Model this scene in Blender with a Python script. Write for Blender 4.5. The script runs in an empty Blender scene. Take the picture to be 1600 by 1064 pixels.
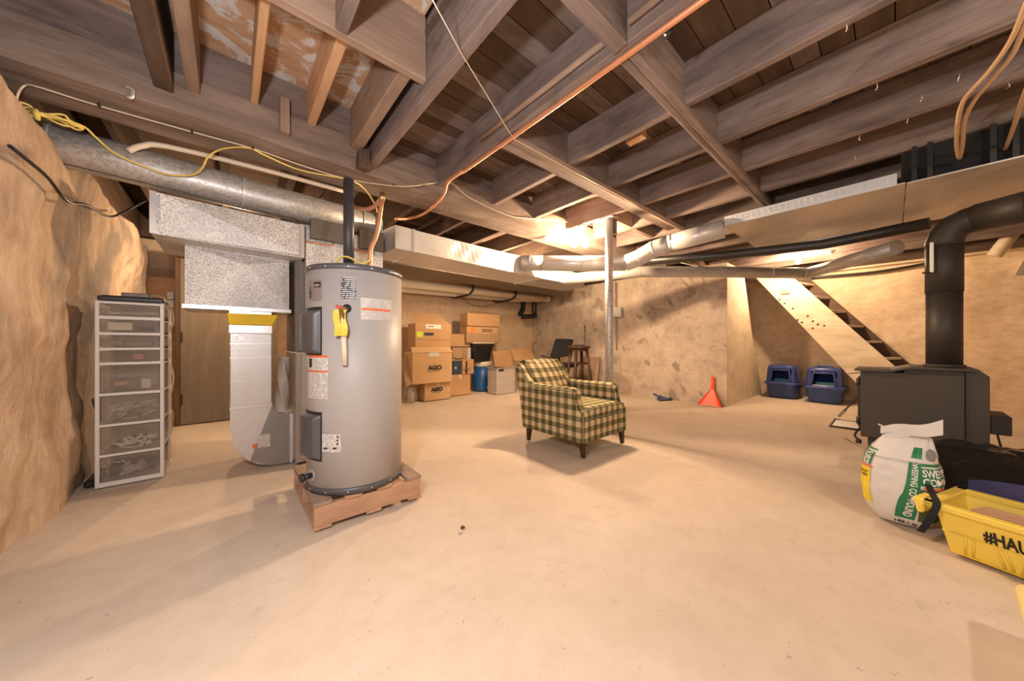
import bpy, bmesh, math, random
from mathutils import Vector, Matrix, noise
rnd = random.Random(7)
SC = bpy.context.scene
COL = SC.collection
V = Vector
# ------------------------------------------------------------------ camera, light, exposure
FP, HZ = 512.0, 535.0                      # focal length in pixels of the 1600 px frame, horizon row
TH = math.atan2(595, 512)                  # room x axis is the direction of the main beam
FW = (math.cos(TH), math.sin(TH)); RT = (math.sin(TH), -math.cos(TH))
cam = bpy.data.objects.new('camera', bpy.data.cameras.new('camera')); COL.objects.link(cam)
cam.location = (0, 0, 1); cam.rotation_euler = (math.pi/2, 0, TH - math.pi/2)
cam.data.sensor_width = 36; cam.data.lens = FP/1600*36; cam.data.shift_y = 3/1600
cam.data.clip_start = .02
SC.camera = cam
SC.view_settings.view_transform = 'Standard'; SC.view_settings.look = 'None'
SC.view_settings.gamma = 1; SC.view_settings.use_curve_mapping = False
SC.view_settings.exposure = 0.0
W = bpy.data.worlds.new('world'); SC.world = W; W.use_nodes = True
W.node_tree.nodes['Background'].inputs[0].default_value = (.5, .45, .4, 1)
W.node_tree.nodes['Background'].inputs[1].default_value = .05
BULB = 2500.0                               # emission of the lit bulbs
BULB_COL = (1, .69, .42)
def lamp(name, kind, loc, energy, color, size):
    l = bpy.data.lights.new(name, kind); l.energy = energy; l.color = color
    if kind == 'POINT': l.shadow_soft_size = size
    else: l.size = size
    o = bpy.data.objects.new(name, l); o.location = loc; COL.objects.link(o); return o
lamp('camera_flash', 'POINT', (-.22, .42, 1.52), 104, (.97, .97, 1), .05)
lamp('added_fill_behind_camera', 'POINT', (1.6, -1.2, 2.2), 54, (1, .86, .70), .06)  # unseen fill light, added to brighten the foreground
lamp('bulb_light_behind_return_plenum', 'POINT', (.05, 4.9, 1.80), 52, BULB_COL, .035)
lamp('added_fill_behind_trunk_duct', 'POINT', (3.2, 3.9, 2.06), 130, BULB_COL, .035)  # speculative unseen light, added to brighten the boxes and back wall

# ------------------------------------------------------------------ helpers
def pt(px, py, x=None, y=None, z=None, d=None):
    """the point of the room on the ray of a pixel at a given plane or depth"""
    u = (px-800)/FP; v = (HZ-py)/FP
    rx = FW[0]+u*RT[0]; ry = FW[1]+u*RT[1]
    if d is None:
        d = x/rx if x is not None else (y/ry if y is not None else (z-1)/v)
    return V((rx*d, ry*d, 1+v*d))
WLOC = {}
def tag(o, label=None, cat=None, group=None, kind=None):
    if label: o['label'] = label
    if cat: o['category'] = cat
    if group: o['group'] = group
    if kind: o['kind'] = kind
    return o
def thing(name, label, cat, loc, group=None):
    o = bpy.data.objects.new(name, None); COL.objects.link(o); o.location = loc; o.empty_display_size = .1
    WLOC[o.name] = V(loc); return tag(o, label, cat, group)
class MB:
    def __init__(s): s.bm = bmesh.new()
    def box(s, x0, x1, y0, y1, z0, z1, bev=0, mi=0, seg=1):
        c = [(x0,y0,z0),(x1,y0,z0),(x1,y1,z0),(x0,y1,z0),(x0,y0,z1),(x1,y0,z1),(x1,y1,z1),(x0,y1,z1)]
        return s.hexa(c, bev, mi, seg)
    def hexa(s, c, bev=0, mi=0, seg=1):
        vs = [s.bm.verts.new(p) for p in c]
        fs = [s.bm.faces.new([vs[i] for i in f]) for f in ((3,2,1,0),(4,5,6,7),(0,1,5,4),(1,2,6,5),(2,3,7,6),(3,0,4,7))]
        for f in fs: f.material_index = mi
        if bev:
            es = list({e for f in fs for e in f.edges})
            bmesh.ops.bevel(s.bm, geom=es, offset=bev, segments=seg, affect='EDGES', profile=.5)
        return s
    def quad(s, *c, mi=0):
        f = s.bm.faces.new([s.bm.verts.new(p) for p in c]); f.material_index = mi; return s
    def prism(s, poly, axis, a, b, mi=0, bev=0, seg=1):
        """extrude a polygon of (p,q) along an axis from a to b; axis x: (y,z); y: (x,z); z: (x,y)"""
        def mk(p, t):
            return {'x': (t, p[0], p[1]), 'y': (p[0], t, p[1]), 'z': (p[0], p[1], t)}[axis]
        A = [s.bm.verts.new(mk(p, a)) for p in poly]; B = [s.bm.verts.new(mk(p, b)) for p in poly]
        n = len(poly); fs = [s.bm.faces.new(A[::-1]), s.bm.faces.new(B)]
        fs += [s.bm.faces.new((A[i], A[(i+1) % n], B[(i+1) % n], B[i])) for i in range(n)]
        for f in fs: f.material_index = mi
        bmesh.ops.recalc_face_normals(s.bm, faces=fs)
        if bev:
            es = list({e for f in fs for e in f.edges})
            bmesh.ops.bevel(s.bm, geom=es, offset=bev, segments=seg, affect='EDGES', profile=.5)
        return s
    def tube(s, pts, r, seg=8, smooth=0, caps=True, mi=0, rs=None):
        pts = [V(p) for p in pts]
        if smooth: pts, rs = spline(pts, smooth, rs)
        rings = []; t0 = None
        n = len(pts)
        for i, p in enumerate(pts):
            t = (pts[min(i+1, n-1)]-pts[max(i-1, 0)]).normalized()
            if t0 is None:
                up = V((0,0,1)) if abs(t.z) < .9 else V((1,0,0))
                a = t.cross(up).normalized()
            else:
                a = (a - t*a.dot(t)).normalized()
            b = t.cross(a); t0 = t
            rr = rs[i] if rs else r
            # widen mitred joints so that the section stays round
            rings.append([s.bm.verts.new(p+(a*math.cos(2*math.pi*k/seg)+b*math.sin(2*math.pi*k/seg))*rr) for k in range(seg)])
        for q in range(n-1):
            for k in range(seg):
                f = s.bm.faces.new((rings[q][k], rings[q][(k+1) % seg], rings[q+1][(k+1) % seg], rings[q+1][k])); f.smooth = True; f.material_index = mi
        if caps:
            for f in (s.bm.faces.new(rings[0][::-1]), s.bm.faces.new(rings[-1])): f.material_index = mi
        return s
    def lathe(s, prof, c=(0,0,0), seg=32, mi=0, smooth=True, axis='z'):
        """prof: (radius, height) list, around an axis through c"""
        rings = []
        for r, h in prof:
            ring = []
            for k in range(seg):
                a = 2*math.pi*k/seg; p = (r*math.cos(a), r*math.sin(a), h)
                if axis == 'x': p = (h, r*math.cos(a), r*math.sin(a))
                if axis == 'y': p = (r*math.cos(a), h, r*math.sin(a))
                ring.append(s.bm.verts.new(V(p)+V(c)))
            rings.append(ring)
        fs = []
        for q in range(len(prof)-1):
            for k in range(seg):
                f = s.bm.faces.new((rings[q][k], rings[q][(k+1) % seg], rings[q+1][(k+1) % seg], rings[q+1][k])); f.smooth = smooth; fs.append(f)
        if prof[0][0] > 1e-4: fs.append(s.bm.faces.new(rings[0][::-1]))
        if prof[-1][0] > 1e-4: fs.append(s.bm.faces.new(rings[-1]))
        for f in fs: f.material_index = mi
        bmesh.ops.recalc_face_normals(s.bm, faces=fs)
        return s
    def grid(s, fn, nu, nv, mi=0, smooth=True):
        g = [[s.bm.verts.new(fn(i/nu, j/nv)) for i in range(nu+1)] for j in range(nv+1)]
        for j in range(nv):
            for i in range(nu):
                f = s.bm.faces.new((g[j][i], g[j][i+1], g[j+1][i+1], g[j+1][i])); f.smooth = smooth; f.material_index = mi
        return s
    def xf(s, M): s.bm.transform(M); return s
    def build(s, name, mat, parent=None, uv=None, weld=False, sub=0):
        if weld: bmesh.ops.remove_doubles(s.bm, verts=s.bm.verts, dist=1e-5)
        if uv:
            L = s.bm.loops.layers.uv.new('UVMap')
            s.bm.normal_update()
            for f in s.bm.faces:
                n = f.normal
                k = max(range(3), key=lambda q: abs(n[q]))
                for l in f.loops:
                    p = l.vert.co
                    l[L].uv = ((p.y, p.z), (p.x, p.z), (p.x, p.y))[k]
        me = bpy.data.meshes.new(name)
        o = bpy.data.objects.new(name, me); COL.objects.link(o)
        if parent is not None:
            w = WLOC.get(parent.name, V((0,0,0)))
            s.bm.transform(Matrix.Translation(-w)); o.parent = parent; WLOC[o.name] = w
        s.bm.to_mesh(me); s.bm.free()
        for m in (mat if isinstance(mat, (list, tuple)) else [mat]): me.materials.append(m)
        if sub:
            md = o.modifiers.new('smooth', 'SUBSURF'); md.levels = sub; md.render_levels = sub
        return o
def spline(pts, k, rs=None):
    out = []; ro = [] if rs else None
    n = len(pts)
    for i in range(n-1):
        p0, p1, p2, p3 = pts[max(i-1,0)], pts[i], pts[i+1], pts[min(i+2,n-1)]
        for j in range(k):
            t = j/k
            out.append(.5*((2*p1)+(p2-p0)*t+(2*p0-5*p1+4*p2-p3)*t*t+(3*p1-p0-3*p2+p3)*t**3))
            if rs: ro.append(rs[i]*(1-t)+rs[i+1]*t)
    out.append(pts[-1])
    if rs: ro.append(rs[-1])
    return out, ro
def solo(name, label, cat, mb, mat, group=None, base=None, **k):
    """a thing that is one mesh, its origin at its base"""
    bm = mb.bm
    if base is None:
        xs = [v.co for v in bm.verts]; base = V((sum(p.x for p in xs)/len(xs), sum(p.y for p in xs)/len(xs), min(p.z for p in xs)))
    bm.transform(Matrix.Translation(-V(base)))
    o = mb.build(name, mat, None, **k); o.location = base; WLOC[o.name] = V(base)
    return tag(o, label, cat, group)
def text(txt, size, fn, mat, name, parent, align='LEFT', bold=0.0, sx=1.0):
    """flat lettering mapped to the room by fn(u, v)"""
    cu = bpy.data.curves.new('t', 'FONT'); cu.body = txt; cu.size = size; cu.align_x = align; cu.offset = bold; cu.resolution_u = 3; cu.space_line = .85
    t = bpy.data.objects.new('t', cu); COL.objects.link(t)
    dg = bpy.context.evaluated_depsgraph_get(); me = bpy.data.meshes.new_from_object(t.evaluated_get(dg))
    bpy.data.objects.remove(t); bpy.data.curves.remove(cu)
    m = MB(); m.bm.from_mesh(me); bpy.data.meshes.remove(me)
    for v in m.bm.verts: v.co = V(fn(v.co.x*sx, v.co.y))
    bmesh.ops.recalc_face_normals(m.bm, faces=m.bm.faces)
    return m.build(name, mat, parent)

# ------------------------------------------------------------------ materials
def lin(r, g, b):
    return tuple(((c/255+.055)/1.055)**2.4 if c > 10 else c/255/12.92 for c in (r, g, b))+(1,)
MATS = {}
def mat(name, col=(.5,.5,.5), rough=.6, metal=0, spec=.5, emit=None, es=0, alpha=1, trans=0, coat=0):
    m = bpy.data.materials.new(name); m.use_nodes = True
    p = m.node_tree.nodes['Principled BSDF']
    p.inputs['Base Color'].default_value = tuple(col)[:3]+(1,)
    p.inputs['Roughness'].default_value = rough; p.inputs['Metallic'].default_value = metal
    p.inputs['Specular IOR Level'].default_value = spec; p.inputs['Alpha'].default_value = alpha
    p.inputs['Transmission Weight'].default_value = trans; p.inputs['Coat Weight'].default_value = coat
    if emit: p.inputs['Emission Color'].default_value = tuple(emit)+(1,); p.inputs['Emission Strength'].default_value = es
    MATS[name] = m; return m
class N:
    def __init__(s, m): s.m = m; s.t = m.node_tree; s.p = s.t.nodes['Principled BSDF']; s.tc = s.t.nodes.new('ShaderNodeTexCoord')
    def n(s, typ, **k):
        o = s.t.nodes.new(typ)
        for a, b in k.items(): setattr(o, a, b)
        return o
    def l(s, a, b): s.t.links.new(a, b)
    def map(s, scale=(1,1,1), src='Object', rot=(0,0,0)):
        o = s.n('ShaderNodeMapping'); o.inputs['Scale'].default_value = scale; o.inputs['Rotation'].default_value = rot
        s.l(s.tc.outputs[src], o.inputs[0]); return o.outputs[0]
    def noise(s, vec, scale=5, detail=5, rough=.55, dist=0):
        o = s.n('ShaderNodeTexNoise'); o.inputs['Scale'].default_value = scale; o.inputs['Detail'].default_value = detail
        o.inputs['Roughness'].default_value = rough; o.inputs['Distortion'].default_value = dist
        s.l(vec, o.inputs['Vector']); return o.outputs['Fac']
    def vor(s, vec, scale, out='Color', feature='F1'):
        o = s.n('ShaderNodeTexVoronoi', feature=feature); o.inputs['Scale'].default_value = scale; s.l(vec, o.inputs['Vector']); return o.outputs[out]
    def ramp(s, fac, stops, interp='LINEAR'):
        o = s.n('ShaderNodeValToRGB'); o.color_ramp.interpolation = interp
        e = o.color_ramp.elements
        while len(e) < len(stops): e.new(.5)
        for q, (a, c) in zip(e, stops): q.position = a; q.color = tuple(c)[:3]+(1,) if not isinstance(c, (int, float)) else (c, c, c, 1)
        s.l(fac, o.inputs[0]); return o.outputs[0]
    def mix(s, fac, a, b, mode='MIX'):
        o = s.n('ShaderNodeMix', data_type='RGBA', blend_type=mode)
        for i, v in ((0, fac), (6, a), (7, b)):
            if isinstance(v, (int, float)): o.inputs[i].default_value = v
            elif isinstance(v, tuple): o.inputs[i].default_value = v[:3]+(1,)
            else: s.l(v, o.inputs[i])
        return o.outputs[2]
    def math(s, op, a, b=0.0):
        o = s.n('ShaderNodeMath', operation=op)
        for i, v in ((0, a), (1, b)):
            if isinstance(v, (int, float)): o.inputs[i].default_value = v
            else: s.l(v, o.inputs[i])
        return o.outputs[0]
    def sep(s, vec):
        o = s.n('ShaderNodeSeparateXYZ'); s.l(vec, o.inputs[0]); return o.outputs
    def col(s, c): s.l(c, s.p.inputs['Base Color'])
    def bump(s, h, strength=.3, dist=.02):
        o = s.n('ShaderNodeBump'); o.inputs['Strength'].default_value = strength; o.inputs['Distance'].default_value = dist
        s.l(h, o.inputs['Height']); s.l(o.outputs[0], s.p.inputs['Normal'])
def wood(name, c0, c1, c2, axis, rough=.85, stain=None, fine=22, amt=.6, bump=.35):
    m = mat(name, c1, rough, spec=.2); q = N(m)
    sc = [fine]*3; sc[axis] = fine*.05
    g = q.noise(q.map(tuple(sc)), 1.0, 6, .6, .6)
    cm = tuple(.55*a+.45*b for a, b in zip(c0, c1)); cp = tuple(.5*a+.5*b for a, b in zip(c2, c1))
    c = q.ramp(g, [(.28, cm), (.5, c1), (.72, cp)])
    sf = [fine*5]*3; sf[axis] = fine*.35
    c = q.mix(q.math('MULTIPLY', q.ramp(q.noise(q.map(tuple(sf)), 1.0, 3), [(.52, 0.0), (.66, 1.0)]), .35), c, c0)
    s2 = [3]*3; s2[axis] = .9
    st = q.noise(q.map(tuple(s2)), 1.0, 5, .65, 1.2)
    if stain: c = q.mix(q.math('MULTIPLY', q.ramp(st, [(.50, 0.0), (.66, 1.0)]), amt), c, stain)
    pale = q.noise(q.map(tuple(v*1.7 for v in s2)), 1.3, 4)
    c = q.mix(q.math('MULTIPLY', q.ramp(pale, [(.5, 0.0), (.75, 1.0)]), .35), c, tuple(min(1, v*1.45) for v in c2))
    q.col(c); q.bump(g, bump, .006)
    return m
OLD = [wood('old_grey_joist_wood_%s' % 'xyz'[a], (.12,.085,.072), (.215,.158,.136), (.33,.262,.235), a, stain=(.07,.06,.058)) for a in range(3)]
BEAMW = wood('weathered_beam_wood', (.15,.105,.082), (.25,.185,.15), (.38,.30,.25), 0, stain=(.12,.085,.065), amt=.5)
BROWN = [wood('brown_old_wood_%s' % 'xyz'[a], (.07,.043,.03), (.115,.073,.05), (.17,.115,.083), a, stain=(.06,.045,.04)) for a in range(3)]
NEWW = [wood('newer_orange_lumber_%s' % 'xyz'[a], (.48,.27,.14), (.60,.36,.20), (.70,.46,.28), a, stain=(.36,.21,.12), amt=.4, bump=.15) for a in range(3)]
MID = [wood('mid_brown_lumber_%s' % 'xyz'[a], (.24,.16,.115), (.33,.225,.165), (.43,.31,.23), a, stain=(.16,.11,.08), amt=.4, bump=.2) for a in range(3)]
PALLET = [wood('pallet_wood_%s' % 'xyz'[a], (.36,.20,.12), (.50,.30,.19), (.62,.40,.27), a, stain=(.30,.18,.12), amt=.35, bump=.2) for a in range(3)]
PALGREY = [wood('weathered_pallet_wood_%s' % 'xyz'[a], (.22,.15,.11), (.32,.23,.17), (.42,.32,.25), a, stain=(.18,.12,.09), amt=.4, bump=.2) for a in range(3)]
DARKW = [wood('dark_stained_wood_%s' % 'xyz'[a], (.03,.015,.009), (.055,.028,.016), (.09,.05,.03), a, rough=.4, bump=.1) for a in range(3)]
STRW = wood('pale_stringer_wood', (.52,.42,.29), (.64,.54,.40), (.72,.63,.50), 1, stain=(.36,.26,.17), amt=.45, bump=.2)
def concrete():
    m = mat('cream_concrete_floor', rough=.75, spec=.25); q = N(m)
    a = q.noise(q.map((.7,.7,.7)), 1, 6, .6, .4); b = q.noise(q.map((9,9,9)), 1, 6, .7)
    c = q.ramp(a, [(.3, (.54,.44,.35)), (.5, (.63,.525,.425)), (.7, (.69,.59,.49))])
    c = q.mix(q.math('MULTIPLY', q.ramp(b, [(.45, 0.0), (.75, 1.0)]), .35), c, (.46,.36,.265))
    st = q.noise(q.map((2.6,2.6,2.6)), 1, 8, .75, 2)
    c = q.mix(q.math('MULTIPLY', q.ramp(st, [(.60, 0.0), (.68, 1.0)]), .30), c, (.36,.27,.19))
    sp = q.noise(q.map((34,34,34)), 1, 3)
    c = q.mix(q.math('MULTIPLY', q.ramp(sp, [(.70, 0.0), (.74, 1.0)]), .5), c, (.22,.15,.10))
    cr = q.vor(q.map((.55,.55,.55)), 1, 'Distance', 'DISTANCE_TO_EDGE')
    q.col(c); q.bump(q.mix(.5, b, st), .22, .012); return m
def foam(name, c0, c1, c2, patch=None, ps=.8, lo=.5, hi=.62, bs=.8, bd=.05, sc=5, stretch=(1,1,1)):
    m = mat(name, c1, .8, spec=.25); q = N(m)
    mp = q.map(stretch)
    a = q.noise(mp, sc, 8, .68, .15); b = q.noise(mp, sc*6, 5, .6)
    c = q.ramp(a, [(.3, c0), (.5, c1), (.7, c2)])
    c = q.mix(q.math('MULTIPLY', q.ramp(b, [(.5, 0.0), (.78, 1.0)]), .35), c, c0)
    if patch:
        st = q.noise(q.map(stretch), ps, 8, .62, .6)
        c = q.mix(q.ramp(st, [(lo, 0.0), (hi, 1.0)]), c, patch)
    q.col(c); q.bump(q.mix(.35, a, b), bs, bd); return m
FLOOR = concrete()
LWALL = foam('rough_parged_stone_wall', (.36,.255,.175), (.54,.39,.27), (.68,.54,.40), (.29,.235,.19), 1.5, .49, .58, .8, .04, 6, (1,1,.5))
BWALL = foam('textured_painted_board_wall', (.60,.43,.275), (.69,.525,.36), (.75,.60,.44), None, bs=.35, bd=.012, sc=16, stretch=(1,1,.5))
YWALL = foam('sprayed_foam_wall', (.60,.44,.28), (.70,.54,.37), (.77,.63,.46), None, bs=.6, bd=.03, sc=9, stretch=(1,1,1.6))
GWALL = foam('peeling_grey_plaster', (.34,.27,.215), (.48,.39,.315), (.57,.475,.38), (.30,.24,.18), 3.0, .60, .625, .6, .02, 5)
PWALL = foam('pale_parged_pillar', (.50,.40,.28), (.60,.50,.37), (.68,.58,.45), (.45,.33,.22), 1.5, .58, .7, .4, .02, 5)
def galv(name, c0, c1, rough, scale, metal=.9, dist=.25, stops=(.35,.65)):
    m = mat(name, c0, rough, metal); q = N(m)
    v = q.vor(q.map((1,1,1)), scale, 'Color')
    f = q.sep(v)[0]
    n = q.noise(q.map((1,1,1)), 3, 4)
    c = q.ramp(f, [(stops[0], c0), (stops[1], c1)])
    c = q.mix(q.math('MULTIPLY', q.ramp(n, [(.45, 0.0), (.7, 1.0)]), .35), c, tuple(v*.7 for v in c0))
    q.col(c); q.l(q.ramp(f, [(.0, rough-.08), (1., rough+.14)]), q.p.inputs['Roughness'])
    q.bump(q.noise(q.map((1,1,1)), 7, 3), dist, .01); return m
GALV = galv('galvanized_sheet', (.65,.64,.63), (.68,.67,.66), .38, 110, .45, .03)
GDULL = galv('dull_galvanized_pipe', (.47,.46,.45), (.60,.585,.57), .42, 70, .5, .1)
GSPANG = galv('spangled_galvanized_plenum', (.40,.39,.39), (.82,.81,.80), .55, 190, .35, .1, (.25,.55))
GSHEET = galv('smooth_steel_duct_sheet', (.60,.55,.50), (.64,.59,.54), .42, 3, .55, .0)
GWHITE = mat('bright_sheet_metal', (.74,.73,.72), .32, .6)
GBRT = mat('bright_perforated_strip', (.62,.66,.72), .35, .3)
BLKST = mat('matt_black_steel', (.035,.030,.026), .55, .2)
def blackspeck():
    m = mat('stove_black_paint', (.04,.035,.03), .6, .1); q = N(m)
    n = q.noise(q.map((60,60,60)), 1, 3); c = q.ramp(n, [(.3, (.048,.040,.032)), (.75, (.064,.054,.044))])
    q.col(c); q.bump(n, .15, .003); return m
STOVE = blackspeck()
BLKP = mat('black_plastic', (.016,.015,.015), .4)
BLKFAB = mat('black_fabric', (.010,.010,.012), .9)
BLKBAG = mat('shiny_black_plastic_sheet', (.012,.012,.012), .22)
HGREY = mat('heater_grey_enamel', (.40,.38,.37), .46, 0, spec=.35)
HDARK = mat('dark_grey_heater_trim', (.085,.085,.095), .38)
BRASS = mat('brass', (.60,.42,.18), .3, .9)
COPPER = mat('copper_coloured_pipe', (.72,.36,.20), .35, .6)
PEX = mat('orange_copper_pipe', (.74,.33,.17), .38, .45)
CREAM = mat('cream_pvc', (.72,.63,.50), .45)
IVORY = mat('ivory_cable', (.66,.56,.43), .5)
YEL = mat('yellow_cable', (.78,.60,.16), .45)
WHT = mat('white_plastic', (.74,.72,.69), .4)
PORC = mat('white_porcelain', (.82,.80,.76), .25)
LBLW = mat('white_label_paper', (.72,.69,.67), .5)
ORG = mat('orange_plastic', (.85,.065,.008), .35)
REDL = mat('orange_red_print', (.75,.16,.05), .5)
BLKPR = mat('black_print', (.015,.014,.014), .5)
WPR = mat('white_print', (.85,.84,.82), .5)
GRNPR = mat('green_print', (.018,.20,.085), .4)
YPR = mat('yellow_print', (.85,.66,.03), .4)
TOTEY = mat('yellow_tote_plastic', (.93,.70,.11), .38)
BLUE = mat('navy_blue_plastic', (.04,.07,.27), .22, coat=.3)
BLUED = mat('dark_slate_plastic', (.03,.062,.20), .4)
BLUEIN = mat('blue_litter_scoop_plastic', (.05,.22,.34), .4)
COOLB = mat('blue_cooler_plastic', (.015,.10,.30), .4)
NAVY = mat('deep_navy_plastic', (.035,.035,.12), .4)
FURN = mat('beige_furnace_enamel', (.36,.31,.265), .4, .2)
FURND = mat('dark_taupe_duct_metal', (.16,.135,.115), .45, .5)
DOORM = wood('taupe_door_paint', (.15,.115,.085), (.185,.145,.11), (.22,.175,.135), 2, stain=(.12,.09,.07), amt=.4, bump=.1)
CRATE = mat('black_rubber', (.02,.02,.02), .7)
PLY = None
def plywood():
    m = mat('orange_subfloor_with_white_paint', rough=.8); q = N(m)
    g = q.noise(q.map((3,20,20)), 1, 5, .6, .5)
    c = q.ramp(g, [(.3, (.50,.29,.165)), (.7, (.66,.42,.25))])
    st = q.noise(q.map((3.2,3.2,3.2)), 1, 8, .7, 1.5)
    c = q.mix(q.ramp(st, [(.50, 0.0), (.56, 1.0)]), c, (.72,.69,.66))
    q.col(c); return m
PLY = plywood()
def cardboard(name, c):
    m = mat(name, c, .85, spec=.2); q = N(m)
    n = q.noise(q.map((4,4,40)), 1, 4); m2 = q.noise(q.map((2,2,2)), 1, 3)
    q.col(q.mix(.5, q.ramp(n, [(.3, tuple(v*.9 for v in c)), (.7, tuple(v*1.08 for v in c))]), q.ramp(m2, [(.3, tuple(v*.88 for v in c)), (.7, tuple(v*1.1 for v in c))])))
    return m
CARD = cardboard('brown_cardboard', (.48,.29,.15))
CARD2 = cardboard('tan_cardboard', (.54,.35,.19))
CARD3 = cardboard('dull_cardboard', (.40,.26,.15))
TAPE = mat('clear_tape', (.66,.52,.36), .25)
def plaid():
    m = mat('green_and_cream_check_fabric', rough=.95, spec=.1); q = N(m)
    uv = q.sep(q.map((1,1,1), 'UV'))
    P = .093
    def stripe(s):
        return q.math('LESS_THAN', q.math('FRACT', q.math('DIVIDE', q.math('ADD', s, 10.012), P)), .5)
    a, b = stripe(uv[0]), stripe(uv[1])
    k = q.math('MULTIPLY', q.math('ADD', a, b), .5)
    c = q.ramp(k, [(.0, (.64,.50,.31)), (.5, (.235,.19,.095)), (1., (.048,.058,.018))])
    w = q.noise(q.map((1,1,1)), 260, 2); f = q.noise(q.map((1,1,1)), 6, 3)
    c = q.mix(q.math('MULTIPLY', w, .12), c, (.55,.45,.28))
    c = q.mix(q.math('MULTIPLY', q.ramp(f, [(.4, 0.0), (.8, 1.0)]), .12), c, (.5,.42,.24))
    q.col(c); q.bump(w, .25, .003); return m
PLAID = plaid()
def frosted(name, col, alpha, rough=.25):
    m = mat(name, col, rough); q = N(m)
    n = q.noise(q.map((3,3,9)), 1, 4)
    q.l(q.ramp(n, [(.3, alpha-.08), (.7, alpha+.10)]), q.p.inputs['Alpha']); return m
CLEAR = frosted('dusty_clear_drawer_plastic', (.50,.43,.36), .24)
BINCL = frosted('translucent_bin_plastic', (.50,.45,.41), .80, .35)
SMOKE = frosted('crinkled_clear_wrap', (.55,.50,.47), .62, .15)
def printlines(name, base, ink, scale=120, axis=2):
    """rows of small print too fine to read"""
    m = mat(name, base, .5); q = N(m)
    s = q.sep(q.map((1,1,1)))[axis]
    row = q.math('LESS_THAN', q.math('FRACT', q.math('MULTIPLY', s, scale)), .45)
    sc = [90,90,90]; sc[axis] = scale*.5
    w = q.math('GREATER_THAN', q.noise(q.map(tuple(sc)), 1, 1), .43)
    q.col(q.mix(q.math('MULTIPLY', q.math('MULTIPLY', row, w), .75), base, ink)); return m
PRW = printlines('white_label_small_print', (.72,.68,.66), (.10,.10,.10))
PRB = printlines('black_label_small_print', (.02,.02,.02), (.62,.62,.62), 90)
PRY = printlines('yellow_tag_small_print', (.85,.62,.06), (.35,.25,.03), 130)
PRF = printlines('clear_label_small_print', (.60,.57,.55), (.30,.29,.29), 95)
GLOW4 = mat('stair_glowing_bulb_glass', (1,.9,.8), .3, emit=BULB_COL, es=BULB*1.1)
GLOW = mat('glowing_bulb_glass', (1,.9,.8), .3, emit=BULB_COL, es=BULB)

# ------------------------------------------------------------------ the setting
def struct(name, mb, m, **k):
    return tag(mb.build(name, m, None, **k), kind='structure')
def rough_grid(fn, nu, nv, amp, freq, normal, seed):
    def g(u, v):
        p = V(fn(u, v)); n = V(normal)
        h = noise.fractal((p+V((seed,seed*2,0)))*freq, .9, 2.1, 5)
        return p+n*h*amp
    return MB().grid(g, nu, nv)
fl = struct('floor', rough_grid(lambda u, v: (-1.1+u*9.6, -2.4+v*8.7, -.012), 120, 110, .006, .9, (0,0,1), 3), FLOOR)
struct('wall_left', rough_grid(lambda u, v: (-.80+.05*v*v, 6.3-u*8.6, -.05+v*2.2), 170, 60, .05, 1.8, (1,0,0), 11), LWALL)
struct('wall_back', rough_grid(lambda u, v: (-1+u*7.2, 6.10, -.05+v*2.35), 90, 40, .012, 3, (0,-1,0), 5), BWALL)
struct('wall_far', rough_grid(lambda u, v: (8.25, 2.2-u*4.7, -.05+v*2.32), 100, 50, .03, 2.6, (-1,0,0), 9), YWALL)
# the thick plastered wall and its pale end
wm = MB().prism([(5.93,6.2),(5.90,1.70),(8.2,1.70),(8.2,6.2)], 'z', -.05, .0)
wm = rough_grid(lambda u, v: (5.93-.03*u, 6.2-u*4.505, -.05+v*2.30), 110, 50, .022, 2.2, (-1,0,0), 21)
struct('wall_middle', wm, GWALL)
pw = MB(); pw.prism([(5.925,-.05),(8.05,-.05),(7.45,.9),(6.85,2.15),(6.84,2.26),(5.925,2.26)], 'y', 1.70, 2.15)
struct('wall_middle_end', pw, PWALL)
struct('wall_right', MB().quad((8.4,-2.3,-.05),(-1,-2.3,-.05),(-1,-2.3,2.8),(8.4,-2.3,2.8)), BWALL)
rim = MB()
rim.box(-.97,-.86,-2.3,6.3,1.9,2.8); rim.box(-1,6.2,6.22,6.3,2.2,2.8); rim.box(8.4,8.5,-2.4,2.3,2.15,2.8); rim.box(6.2,8.4,2.2,2.3,2.2,2.8)
struct('trim_1', rim, BROWN[1])
tp = MB().box(-.98,-.80,2.4,6.3,2.10,2.16,.01)
struct('trim_2', tp, BROWN[1])
struct('trim_3', MB().box(8.12,8.45,-2.2,1.6,2.265,2.30,.01), STRW)
# ceiling: a backing slab that parents every board, joist, strip and beam
ceil = struct('ceiling', MB().box(-1.1,8.5,-2.4,6.4,2.80,2.86), BROWN[0])
def cpart(name, x0, x1, y0, y1, z0, z1, m, bev=.004, label=None):
    def jig(): return rnd.uniform(-.004, .004)
    c = [(x0,y0,z0),(x1,y0,z0),(x1,y1,z0),(x0,y1,z0),(x0,y0,z1),(x1,y0,z1),(x1,y1,z1),(x0,y1,z1)]
    c = [(a+jig(), b, d+(jig() if d < 2.6 else 0)) for a, b, d in c]
    return tag(MB().hexa(c, bev).build(name, m, ceil), label)
y = -2.3
while y < 6.2:
    w = rnd.choice((.125,.135,.14,.15)); dz = rnd.uniform(0, .006)
    cpart('floor_board', .80, 8.45, y, y+w-.005, 2.65+dz, 2.68+dz, rnd.choice((BROWN[0], BROWN[0], OLD[0])), 0); y += w
for i, (a, b) in enumerate(((-1.05,.42),(.425,.80))):
    cpart('plywood_panel', a, b, 1.0, 2.70, 2.765, 2.785, PLY, 0, 'orange subfloor sheet streaked with white paint')
y = -2.3
while y < .95:
    cpart('floor_board', -1.05, .80, y, y+.14, 2.765, 2.79, OLD[0], 0); y += .145
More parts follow.
